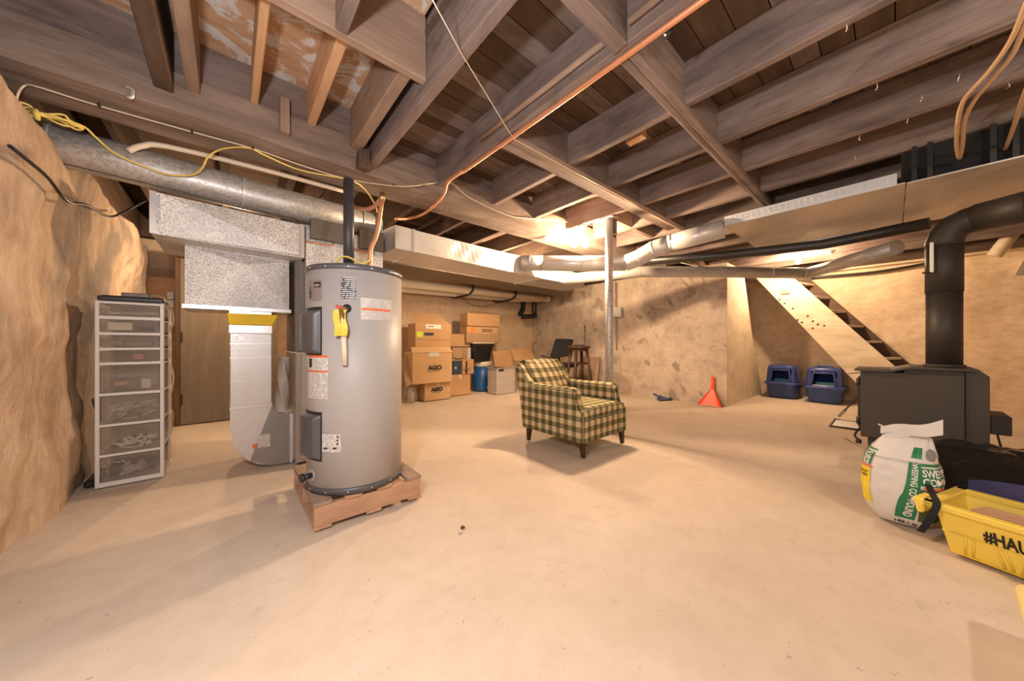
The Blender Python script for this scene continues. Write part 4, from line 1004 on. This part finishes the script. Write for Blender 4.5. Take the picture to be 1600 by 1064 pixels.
a, b = pt(846,556,d=6.55), pt(862,560,d=6.55)
MB().tube([a, b, V((base.x-.2,base.y,.6))], .018, 8).build('armrest', DARKW[0], oc)
lb = thing('leaning_panel', 'brown wooden panel leaning on the plaster wall behind the bar stool', 'panel', (5.8,4.5,0))
a0 = pt(921,556,x=5.80); a1 = pt(936,556,x=5.80)
MB().hexa([(5.70,a0.y+.25,.0),(5.70,a1.y,.0),(5.72,a1.y,.0),(5.72,a0.y+.25,.0),(5.83,a0.y+.25,a0.z),(5.83,a1.y,a0.z),(5.85,a1.y,a0.z),(5.85,a0.y+.25,a0.z)], .003).build('board', MID[2], lb)
MB().box(5.815,5.83,a1.y,a0.y+.25,a0.z-.02,a0.z).build('edge', NEWW[1], lb)
# small electrical box on plaster wall behind the post
eb = thing('junction_box', 'grey junction box with a conduit on the plaster wall behind the post', 'junction box', tuple(pt(964,490,x=5.88)))
p = pt(966,488,x=5.86)
MB().box(5.80,5.90,p.y-.09,p.y+.09,p.z-.10,p.z+.10,.01).build('box', GDULL, eb)
MB().tube([(5.86,p.y+.06,p.z+.1),(5.86,p.y+.06,2.2)], .016, 8).build('conduit', MID[2], eb)
MB().tube([(5.86,p.y+.06,p.z-.1),(5.86,p.y+.04,p.z-.75)], .012, 8).build('conduit', MID[2], eb)

# ------------------------------------------------------------------ dustpans by the plaster wall
dp1 = thing('red_dustpan', 'bright orange-red long dustpan leaning on the corner of the plaster wall', 'dustpan', (5.82,1.9,0))
a, b = pt(1093,630,z=.004), pt(1130,634,z=.004)
a, b = V((5.74,2.06,.004)), V((5.72,1.70,.004))
h1 = V((5.835,1.905,.25)); h2 = V((5.835,1.85,.25))
def pan(u, v):
    l = a.lerp(h1, v); r_ = b.lerp(h2, v); p = l.lerp(r_, u)
    e = abs(u-.5)*2
    return p+V((-.035*e**6*(1-v*.7),0,0))
m = MB().grid(pan, 16, 14)
m.grid(lambda u, v: pan(1-u, v)+V((.006,0,0)), 16, 14)
m.build('pan', ORG, dp1)
MB().hexa([h1,h2,h2+V((.012,0,0)),h1+V((.012,0,0)),h1+V((.02,-.01,.21)),h2+V((.02,.01,.21)),h2+V((.032,.01,.21)),h1+V((.032,-.01,.21))], .004).build('handle', ORG, dp1)
MB().tube([a, b], .006, 6).build('lip', mat('pale_lip', (.75,.45,.32), .4), dp1)
dp2 = thing('grey_dustpan', 'dark grey-blue dustpan lying flat on the floor by the plaster wall', 'dustpan', (5.6,2.6,0))
q = [pt(x, y_, z=.01) for x, y_ in ((1026,625),(1032,619),(1043,619),(1050,624))]
m = MB().grid(lambda u, v: q[0].lerp(q[3], u).lerp(q[1].lerp(q[2], u), v)+V((0,0,.05*v*v+.02*abs(2*u-1)**4)), 8, 6)
m.grid(lambda u, v: q[3].lerp(q[0], u).lerp(q[2].lerp(q[1], u), v)+V((0,0,.05*v*v+.02*abs(2*u-1)**4-.008)), 8, 6)
m.build('pan', BLUED, dp2)
MB().tube([pt(1030,621,z=.05), pt(1025,617,z=.08), pt(1021,615.5,z=.09)], .018, 8).build('handle', BLUED, dp2)

# ------------------------------------------------------------------ litter boxes
def litter(label, xf, y0, y1, depth, z1, handle, back):
    """covered tray; its door faces the camera along x"""
    t = thing('litter_box', label, 'litter box', (xf+depth/2, (y0+y1)/2, 0), 'covered litter boxes under the stairs')
    ym, hw = (y0+y1)/2, (y1-y0)/2; zm = z1*.46
    def ring(z, kx, ky, n=36, e=5.0):
        o = []
        for i in range(n):
            a = 2*math.pi*i/n; c, s = math.cos(a), math.sin(a)
            o.append(V((xf+depth/2+depth/2*kx*abs(c)**(2/e)*(1 if c > 0 else -1), ym+hw*ky*abs(s)**(2/e)*(1 if s > 0 else -1), z)))
        return o
    def loft(rings, close0, close1, skip=None):
        b = MB(); vs = [[b.bm.verts.new(p) for p in r] for r in rings]
        n = len(vs[0])
        for q in range(len(vs)-1):
            for k in range(n):
                if skip and skip(q, k, (rings[q][k]+rings[q][(k+1) % n]+rings[q+1][k])/3): continue
                f = b.bm.faces.new((vs[q][k], vs[q][(k+1) % n], vs[q+1][(k+1) % n], vs[q+1][k])); f.smooth = True
        if close0: b.bm.faces.new(vs[0][::-1])
        if close1: b.bm.faces.new(vs[-1])
        return b
    loft([ring(0,.80,.80), ring(.015,.84,.84), ring(zm-.03,.97,.96), ring(zm-.01,1.0,1.0)], True, False).build('tray', BLUED, t)
    loft([ring(zm-.03,1.02,1.03), ring(zm-.03,1.06,1.07), ring(zm+.005,1.06,1.07), ring(zm+.012,1.0,1.0)], False, False).build('rim', BLUE, t)
    zs = [zm+.005+(z1-zm)*k for k in (0,.10,.2,.3,.4,.5,.6,.7,.8,.9,.96,1.0)]
    ks = [.97,.965,.955,.945,.935,.925,.915,.90,.885,.86,.82,.72]
    def door(q, k, c): return c.x < xf+depth*.25 and abs(c.y-ym) < hw*.62 and zm < c.z < zm+(z1-zm)*.76
    loft([ring(z,k,k,72) for z, k in zip(zs, ks)], False, True, door).build('hood', BLUE, t)
    # door frame standing proud of the hood
    fx = xf+.006; w0, w1, zt_ = hw*.60, hw*.50, zm+(z1-zm)*.74
    MB().tube([(fx,ym-w0,zm+.02),(fx+.018,ym-w1,zt_),(fx+.018,ym+w1,zt_),(fx,ym+w0,zm+.02)], .017, 8).build('door_frame', BLUE, t)
    MB().box(fx-.006, fx+.02, ym-w0, ym+w0, zm-.005, zm+.03, .005).build('sill', BLUE, t)
    MB().box(xf+.12, xf+.16, ym-hw*.7, ym+hw*.45, .02, zm+.07, .006).build('inner_tray', BLUEIN, t)
    if handle: MB().tube([(xf+.1,ym-.09,z1-.01),(xf+.12,ym-.07,z1+.03),(xf+.12,ym+.07,z1+.03),(xf+.1,ym+.09,z1-.01)], .022, 10, 3).build('handle', BLUED, t)
    return t
litter('navy blue covered litter box nearer to the pale pillar', 7.50, 1.085, 1.56, .60, .585, False, 0)
litter('navy blue covered litter box with a top handle, nearer to the stove', 7.38, .50, .99, .62, .575, True, 0)

# ------------------------------------------------------------------ staircase
sc_ = thing('staircase', 'steep pale wooden basement staircase with open treads', 'staircase', (7.8,.6,0))
poly = [(1.76,2.32),(1.28,2.32),(-.52,.0),(.13,.0)]
MB().prism(poly, 'x', 7.52, 7.57, bev=.004).build('stringer', STRW, sc_)
MB().prism([(a-.17, b) for a, b in poly], 'x', 8.12, 8.17, bev=.004).build('stringer', BROWN[1], sc_)
z = .24
while z < 2.3:
    ye = (z-.683)/1.27+.031
    MB().hexa([(7.57,ye-.03,z-.035),(8.12,ye-.19,z-.035),(8.12,ye+.05,z-.035),(7.57,ye+.22,z-.035),(7.57,ye-.03,z),(8.12,ye-.19,z),(8.12,ye+.05,z),(7.57,ye+.22,z)], .004).build('tread', STRW, sc_)
    z += .262
m = MB()
for px, py in ((1218,468),(1226,474),(1239,482),(1246,500),(1253,504),(1262,494),(1270,502),(1278,507),(1270,513),(1288,509)):
    p = pt(px, py, x=7.519); m.lathe([(.018,0),(.018,.003),(0,.003)], (7.519,p.y,p.z), 10, axis='x')
tag(m.build('knot_holes', BROWN[0], sc_), kind='stuff')
p = pt(1228,456,x=7.515)
MB().box(7.50,7.52,p.y-.06,p.y+.06,p.z-.035,p.z+.03,.003).build('cleat', NEWW[1], sc_)
# ------------------------------------------------------------------ wood stove
SX0, SYA, SYB = 4.08, .18, -.345
ws = thing('wood_stove', 'black steel wood stove with a side heat shield', 'stove', (4.33,-.08,0))
MB().box(SX0, SX0+.52, SYB, SYA, .20, .755, .004).build('firebox', STOVE, ws)
prof = [(SYA+.035,.757),(SYA+.035,.772),(SYA-.17,.772),(SYA-.225,.790),(SYA-.27,.803),(SYB-.06,.803),(SYB-.06,.79),(SYA-.26,.79),(SYA-.165,.757)]
MB().prism(prof, 'x', SX0-.025, SX0+.55).build('top_plate', STOVE, ws)
MB().box(SX0+.02, SX0+.50, SYB+.0, SYA-.24, .752, .79).build('top_riser', STOVE, ws)
MB().prism([(SYB-.004,.215),(SYB-.105,.205),(SYB-.105,.755),(SYB-.06,.80),(SYB-.004,.80)], 'x', SX0+.01, SX0+.50).build('rear_heat_shield', STOVE, ws)
MB().box(SX0+.03, SX0+.06, SYB-.002, SYB+.004, .2, .79).build('shield_seam', BLKP, ws)
MB().box(SX0+.08, SX0+.44, SYA, SYA+.02, .27, .70, .004).build('door', BLKST, ws)
for z in (.66, .33): MB().lathe([(.014,-.03),(.014,.03)], (SX0+.035,SYA+.014,z), 10).build('hinge', BLKST, ws)
p, q = pt(1341,620,d=3.3), pt(1321,640,d=3.5)
MB().tube([(SX0+.1,SYA+.03,.52), p, q], .007, 8).build('handle_rod', BLKST, ws)
MB().tube([q-(p-q)*.02, q-(p-q)*.55], .014, 10).build('handle_grip', GDULL, ws)
MB().tube([pt(1343,582,d=3.2), pt(1327,583,d=3.4)], .008, 8).build('damper_rod', GDULL, ws)
ash = [V((SX0+.03,SYA+.01,.245)), V((SX0+.03,SYA+.19,.245)), V((SX0+.42,SYA+.19,.245)), V((SX0+.42,SYA+.01,.245))]
MB().tube(ash+[ash[0]], .010, 8).build('ash_lip_frame', BLKST, ws)
MB().box(SX0+.035, SX0+.415, SYA+.0, SYA+.185, .238, .246).build('ash_lip', GDULL, ws)
MB().tube([(SX0+.02,SYA+.02,.24),(SX0+.02,SYA+.035,.19),(SX0+.02,SYA+.0,.16)], .008, 8, 3).build('air_control', BLKST, ws)
MB().lathe([(0,-.02),(.018,-.015),(.02,0),(.018,.015),(0,.02)], (SX0+.02,SYA+.012,.15), 12).build('air_knob', BLKP, ws)
MB().box(SX0+.06, SX0+.46, SYB+.06, SYA-.04, .0, .20, .004).build('pedestal', STOVE, ws)
bl = [SYB-.205, SYB-.10]
MB().box(SX0+.10, SX0+.40, bl[0], bl[1], .335, .47, .004).build('blower_box', BLKST, ws)
MB().tube([(SX0+.15,SYB-.15,.335),(SX0+.2,SYB-.19,.15),(SX0+.3,SYB-.25,.012)], .006, 6, 4).build('blower_cord', BLKP, ws)
FPX, FPY, FR = 4.35, -.268, .093
fp = thing('flue_pipe', 'black stove pipe with an elbow rising from the wood stove', 'stove pipe', (FPX,FPY,.80))
MB().tube([(FPX,FPY,.805),(FPX,FPY,1.42)], FR, 40).build('lower_pipe', BLKST, fp)
MB().tube([(FPX,FPY,1.40),(FPX,FPY,1.82)], FR+.004, 40).build('upper_pipe', BLKST, fp)
MB().lathe([(FR+.003,.805),(FR+.014,.805),(FR+.014,.825),(FR+.003,.825)], (FPX,FPY,0), 40).build('collar', STOVE, fp)
e1, e2, e3 = V((FPX,FPY,1.80)), V((FPX-.015,FPY-.055,1.915)), V((FPX-.06,FPY-.17,1.945))
e0 = V((FPX,FPY,1.77))
MB().tube([e0, e1, V((FPX-.004,FPY-.015,1.86)), e2, V((FPX-.035,FPY-.11,1.938)), e3], FR+.006, 40).build('elbow', BLKST, fp)
dirn = V((-.55,-.68,-.03)).normalized()
MB().tube([e3-dirn*.02, e3+dirn*.42], FR+.012, 40).build('horizontal_pipe', BLKST, fp)
MB().tube([e3+dirn*.26, e3+dirn*.34], FR+.02, 40).build('pipe_joint', BLKP, fp)
MB().box(FPX-.10, FPX-.092, FPY+.055, FPY+.075, 1.56, 1.80, .002).build('key_plate', WHT, fp)
MB().tube([(FPX-.09,FPY+.07,1.56),(FPX-.12,FPY+.11,1.56)], .008, 8).build('damper_key', BLKST, fp)
solo('hanging_lamp_shade', 'grey sheet metal shade beside the foam wall right of the stove pipe', 'shade', MB().hexa([pt(1586,430,d=4.4),pt(1612,430,d=4.4),pt(1612,430,d=4.6),pt(1586,430,d=4.6),pt(1602,402,d=4.4),pt(1612,402,d=4.4),pt(1612,402,d=4.6),pt(1602,402,d=4.6)]), WHT)
br = thing('diagonal_brace', 'dusty diagonal timber brace above the foam wall near the stove pipe', 'timber', tuple(pt(1560,392,x=8.0)))
a, b = pt(1553,400,x=8.0), pt(1592,352,x=8.0)
MB().tube([a, b], .07, 4).build('timber', STRW, br)

# ------------------------------------------------------------------ sweeping compound bag
BX, BY = 2.90, -.028
bag = thing('sweeping_compound_bag', 'white and green paper bag of sweeping compound beside the yellow tote', 'bag', (BX,BY,0))
PROF = [(0,.62),(.015,.72),(.05,.86),(.10,.95),(.18,1.0),(.27,.99),(.33,.92),(.39,.80),(.44,.66),(.475,.55)]
def bagp(a, z, off=0):
    """a: angle from the camera side, positive towards the stairs"""
    for (z0, k0), (z1, k1) in zip(PROF, PROF[1:]):
        if z <= z1: k = k0+(k1-k0)*(z-z0)/(z1-z0); break
    else: k = PROF[-1][1]
    c, s = math.cos(a), math.sin(a); e = 3.0
    f = max(0, (z-.36)/.115)
    rx = .155*(1-.78*min(1, f)**.8); ry = .150*k
    kk = k if f == 0 else 1
    cx = abs(c)**(2/e)*(1 if c > 0 else -1); cy = abs(s)**(2/e)*(1 if s > 0 else -1)
    h = .006*noise.noise(V((c*3, s*3, z*9+1)))+.004*noise.noise(V((c*9, s*9, z*22)))
    return V((BX-(rx*kk+off+h)*cx, BY+.02*f*0+(ry+off+h)*cy-.03*f, z))
m = MB(); NA, NZ = 84, 60
vs = [[m.bm.verts.new(bagp(2*math.pi*i/NA, .475*j/NZ)) for i in range(NA)] for j in range(NZ+1)]
for j in range(NZ):
    for i in range(NA):
        f = m.bm.faces.new((vs[j][i], vs[j][(i+1) % NA], vs[j+1][(i+1) % NA], vs[j+1][i])); f.smooth = True
m.bm.faces.new(vs[0][::-1]); m.bm.faces.new(vs[-1])
bmesh.ops.recalc_face_normals(m.bm, faces=m.bm.faces)
m.build('paper_sack', LBLW, bag)
D = math.radians
def bagpatch(name, mm, a0, a1, z0, z1, off=.0025, sl=0.0, label=None):
    g = MB().grid(lambda u, v: bagp(D(a0+(a1-a0)*u+sl*(v-.5)), z0+(z1-z0)*v, off), 16, 16)
    return tag(g.build(name, mm, bag), label)
bagpatch('green_strip', GRNPR, -2, -18, .05, .43, sl=-12)
bagpatch('green_panel', GRNPR, -18, -85, .245, .335)
bagpatch('green_band', GRNPR, -20, -85, .345, .358)
bagpatch('orange_band', REDL, -22, -85, .228, .240)
bagpatch('photo_panel', mat('dark_photo_print', (.06,.09,.035), .5), -16, -80, .05, .226)
bagpatch('photo_machine', BLKPR, -22, -38, .15, .21, .0035)
bagpatch('photo_floor', mat('grey_photo_print', (.30,.28,.24), .5), -38, -75, .10, .17, .0035)
bagpatch('green_panel', GRNPR, 42, 100, .30, .375)
bagpatch('green_band', GRNPR, 40, 100, .383, .392)
bagpatch('orange_band', REDL, 36, 100, .286, .297)
bagpatch('yellow_panel', YPR, 40, 100, .085, .284)
RB = .152
def bt(txt, size, a0, z0, mm, name, vertical=False, sl=0, sx=1, align='LEFT', bold=.0, sign=-1):
    if vertical: fn = lambda u, v: bagp(D(a0)-v/RB-D(sl)*((z0-u)-.24)/.38*0+D(-12*((z0-u)-.24)/.38), z0-u, .004)
    else: fn = lambda u, v: bagp(D(a0)-u*sx/RB*1.0, z0+v, .0045)
    text(txt, size, fn, mm, name, bag, align=align, bold=bold)
bt('SWEEPING COMPOUND', .0275, -6, .365, WPR, 'lettering', vertical=True, bold=.0006)
bt('SWEEPING', .050, -21, .295, WPR, 'lettering', bold=.0015, sx=.85)
bt('COMPOUND', .050, -21, .252, WPR, 'lettering', bold=.0015, sx=.85)
bt('POSÉ', .046, 46, .340, WPR, 'lettering', align='RIGHT', bold=.0012, sx=.8)
bt('YAGE', .046, 46, .305, WPR, 'lettering', align='RIGHT', bold=.0012, sx=.8)
bt('POUR TOUS', .017, 48, .252, BLKPR, 'lettering', align='RIGHT', bold=.0006)
bt('PLANCHERS', .017, 48, .232, BLKPR, 'lettering', align='RIGHT', bold=.0006)
bt('18.1 kg', .022, 6, .018, BLKPR, 'lettering', bold=.0006)
g = MB().grid(lambda u, v: bagp(D(-48-18*math.cos(u*6.283)*v), .40+.028*math.sin(u*6.283)*v, .003), 20, 2); g.build('round_emblem', mat('grey_print', (.25,.25,.25), .5), bag)
# rolled and folded top
tp0 = V((BX-.02, BY-.03, .475))
def lip(u, v):
    p = V((BX-.03, BY+.075, .488)).lerp(V((BX-.05, BY-.145, .545)), u)
    w = .018+.022*u
    return p+V((-.008*math.sin(u*9), 0, (v-.5)*2*w+.01*math.sin(u*7)))
m = MB().grid(lip, 14, 4); m.grid(lambda u, v: lip(1-u, v)+V((.012,0,0)), 14, 4); m.build('folded_top', LBLW, bag)
m = MB().grid(lambda u, v: V((BX-.045, BY+.06, .455)).lerp(V((BX-.06, BY-.03, .50)), u)+V((0,.02*(v-.5),(v-.5)*.028)), 8, 3); m.build('folded_top', LBLW, bag)
m = MB().grid(lambda u, v: V((BX-.02, BY+.02, .49)).lerp(V((BX-.035, BY+.085, .525)), u)+V((0,0,(v-.5)*.016*(1-u*.6))), 8, 3); m.build('folded_corner', LBLW, bag)

# ------------------------------------------------------------------ yellow tote with its contents
ty = thing('yellow_tote', 'yellow plastic storage tote printed with a black hashtag slogan', 'tote', (2.8,-.5,0))
LY = .62; yr = -.105
ang = math.atan2(-.093, -.187)+math.pi/2   # the long side runs slightly towards the camera
MT = Matrix.Translation((2.555, yr, 0)) @ Matrix.Rotation(math.radians(-19), 4, 'Z')
# local frame: x depth away from the camera, -y along the long side, z up
def L(x, y_, z): return MT @ V((x, y_, z))
def lbox(b, x0, x1, y0, y1, z0, z1, ins, bev=.0):
    b.hexa([L(x0+ins,y0+ins,z0),L(x1-ins,y0+ins,z0),L(x1-ins,y1-ins,z0),L(x0+ins,y1-ins,z0),L(x0,y0,z1),L(x1,y0,z1),L(x1,y1,z1),L(x0,y1,z1)], bev)
DX, ZR = .36, .238
def wallp(name, outer, mm=TOTEY):
    b = MB(); b.hexa(outer, .003); return b.build(name, mm, ty)
ins = .075
def W4(x0, y0, x1, y1, nx, ny, z0, z1, k0, k1, th):
    """a slanted tote wall between two plan points; n is the outward direction"""
    return [L(x0-nx*k0-(0 if ny == 0 else 0), y0-ny*k0, z0), L(x1-nx*k0, y1-ny*k0, z0), L(x1-nx*(k0+th), y1-ny*(k0+th), z0), L(x0-nx*(k0+th), y0-ny*(k0+th), z0),
            L(x0-nx*k1, y0-ny*k1, z1), L(x1-nx*k1, y1-ny*k1, z1), L(x1-nx*(k1+th), y1-ny*(k1+th), z1), L(x0-nx*(k1+th), y0-ny*(k1+th), z1)]
def quadwall(name, A, B, n, th=.006):
    """A, B: (bottom, top) points in the local frame"""
    (a0, a1), (b0, b1) = A, B; n = V(n)*th
    wallp(name, [MT @ V(p) for p in (a0, b0)]+[MT @ (V(b0)-n), MT @ (V(a0)-n)]+[MT @ V(p) for p in (a1, b1)]+[MT @ (V(b1)-n), MT @ (V(a1)-n)])
c00 = ((.085,-.05,.0),(.02,-.02,ZR-.02)); c01 = ((.085,-LY+.05,.0),(.02,-LY,ZR-.02)); c11 = ((DX-.04,-LY+.05,.0),(DX,-LY,ZR-.02)); c10 = ((DX-.04,-.055,.0),(DX,-.02,ZR-.02))
quadwall('front_wall', c00, c01, (-1,0,0)); quadwall('rear_wall', c10, c11, (1,0,0)); quadwall('end_wall', c00, c10, (0,1,0)); quadwall('end_wall', c01, c11, (0,-1,0))
b = MB(); b.hexa([L(.085,-.05,0),L(DX-.04,-.055,0),L(DX-.04,-LY+.05,0),L(.065,-LY+.05,0),L(.065,-.055,.008),L(DX-.04,-.055,.008),L(DX-.04,-LY+.05,.008),L(.065,-LY+.05,.008)]); b.build('bottom', TOTEY, ty)
for q in ((-.015,.03,-LY,.01),(DX-.01,DX+.03,-LY,.01),(-.015,DX+.03,-.03,.015),(-.015,DX+.03,-LY-.02,-LY+.02)):
    b = MB(); b.hexa([L(q[0],q[2],ZR-.028),L(q[1],q[2],ZR-.028),L(q[1],q[3],ZR-.028),L(q[0],q[3],ZR-.028),L(q[0],q[2],ZR),L(q[1],q[2],ZR),L(q[1],q[3],ZR),L(q[0],q[3],ZR)], .005); b.build('rim', TOTEY, ty)
b = MB(); b.hexa([L(.0,.01,ZR-.07),L(.12,.01,ZR-.07),L(.12,.03,ZR-.07),L(.0,.03,ZR-.07),L(.0,.0,ZR),L(.12,.0,ZR),L(.12,.045,ZR),L(.0,.045,ZR)], .006); b.build('grip', TOTEY, ty)
def frontp(s, h, off=.002):
    """point on the front wall: s along it, h from the floor to the rim"""
    t = h/(ZR-.02); p = V(c00[0]).lerp(V(c00[1]), t); q = V(c01[0]).lerp(V(c01[1]), t)
    return MT @ (p.lerp(q, s)+V((-off,0,0)))
text('#HAU', .078, lambda u, v: frontp(.215+u*1.55, .112+v), BLKPR, 'lettering', ty, bold=.003, sx=.62)
b = MB()
b.tube([frontp(.0, .105), frontp(.5, .105), frontp(1, .105)], .004, 6); b.build('ridge', TOTEY, ty)
for s in (.12,.16,.26,.30,.40,.46,.56,.72,.82):
    MB().tube([frontp(s, .102), frontp(s+(.03 if round(s*100) % 4 else -.03), .012)], .0045, 6).build('ridge', TOTEY, ty)
# strap over the rim
sp_ = [pt(1450,757,d=1.69), pt(1456,771,d=1.65), pt(1463,784,d=1.56), pt(1461,796,d=1.535), pt(1450,815,d=1.54), pt(1438,831,d=1.56)]
b = MB(); pts, _ = spline(sp_, 5); n = len(pts)
def strapf(u, v):
    i = min(int(v*(n-1)), n-2); p = pts[i].lerp(pts[i+1], v*(n-1)-i); return p+V((.002*(u-.5)*2,.012*(u-.5)*2,0))
b.grid(strapf, 2, 40); b.grid(lambda u, v: strapf(1-u, v)+V((-.002,-.001,.002)), 2, 40)
solo('black_strap', 'black webbing strap hanging over the end of the yellow tote', 'strap', b, BLKFAB)
b = MB(); b.hexa([L(.10,-.10,.195),L(.22,-.12,.195),L(.22,-.57,.195),L(.10,-.57,.195),L(.10,-.10,.222),L(.22,-.12,.222),L(.22,-.57,.222),L(.10,-.57,.222)], .002)
solo('wood_offcut', 'reddish wooden board lying inside the yellow tote', 'board', b, PALLET[1])
b = MB(); b.hexa([L(.12,-.12,.02),L(.28,-.12,.02),L(.28,-.52,.02),L(.12,-.52,.02),L(.10,-.12,.19),L(.30,-.12,.19),L(.30,-.55,.19),L(.10,-.55,.19)], .004)
solo('packed_carton', 'dark box packed under the board in the yellow tote', 'box', b, BLKFAB)
# navy lid behind and black sheet
m = MB()
def lidf(u, v, off=0):
    p = L(.43, -.02-.62*u, 0); h = .26+.045*math.sin(u*math.pi)**.6
    return V((p.x+.04*v+off, p.y, .0+h*v))
m.grid(lidf, 20, 8); m.grid(lambda u, v: lidf(1-u, v, .012), 20, 8)
solo('navy_lid', 'navy blue curved plastic lid standing behind the yellow tote', 'lid', m, NAVY)
m = MB()
def sheet(u, v):
    x = 3.05+.75*v; yy = .0-1.0*u
    h = (.30+.05*math.sin(u*3))*math.sin(min(1, v*1.25+.02)*math.pi*.62)**.8
    h *= min(1, u*7+.35)
    h += .022*noise.noise(V((u*9, v*6, 2)))+.010*noise.noise(V((u*23, v*17, 5)))
    return V((x, yy+.05*noise.noise(V((v*5, u*4, 9))), max(.006, h)))
m.grid(sheet, 70, 40)
solo('black_plastic_sheet', 'crumpled shiny black plastic sheet heaped in front of the wood stove', 'plastic sheet', m, BLKBAG)
b = MB(); b.hexa([(1.60,-.275,0),(1.98,-.295,0),(1.96,-.72,0),(1.55,-.70,0),(1.56,-.235,.20),(2.02,-.262,.20),(2.00,-.76,.20),(1.52,-.74,.20)], .03, seg=3)
solo('storage_tub', 'pale yellow plastic tub in front of the hashtag tote, only its corner showing', 'tub', b, mat('pale_yellow_plastic', (.86,.70,.26), .45))
solo('small_dark_lump', 'small dark clod on the bare floor in front of the pallet', 'clod', MB().lathe([(0,0),(.012,.002),(.013,.008),(.007,.014),(0,.016)], pt(723,826,z=0), 8), BROWN[0])
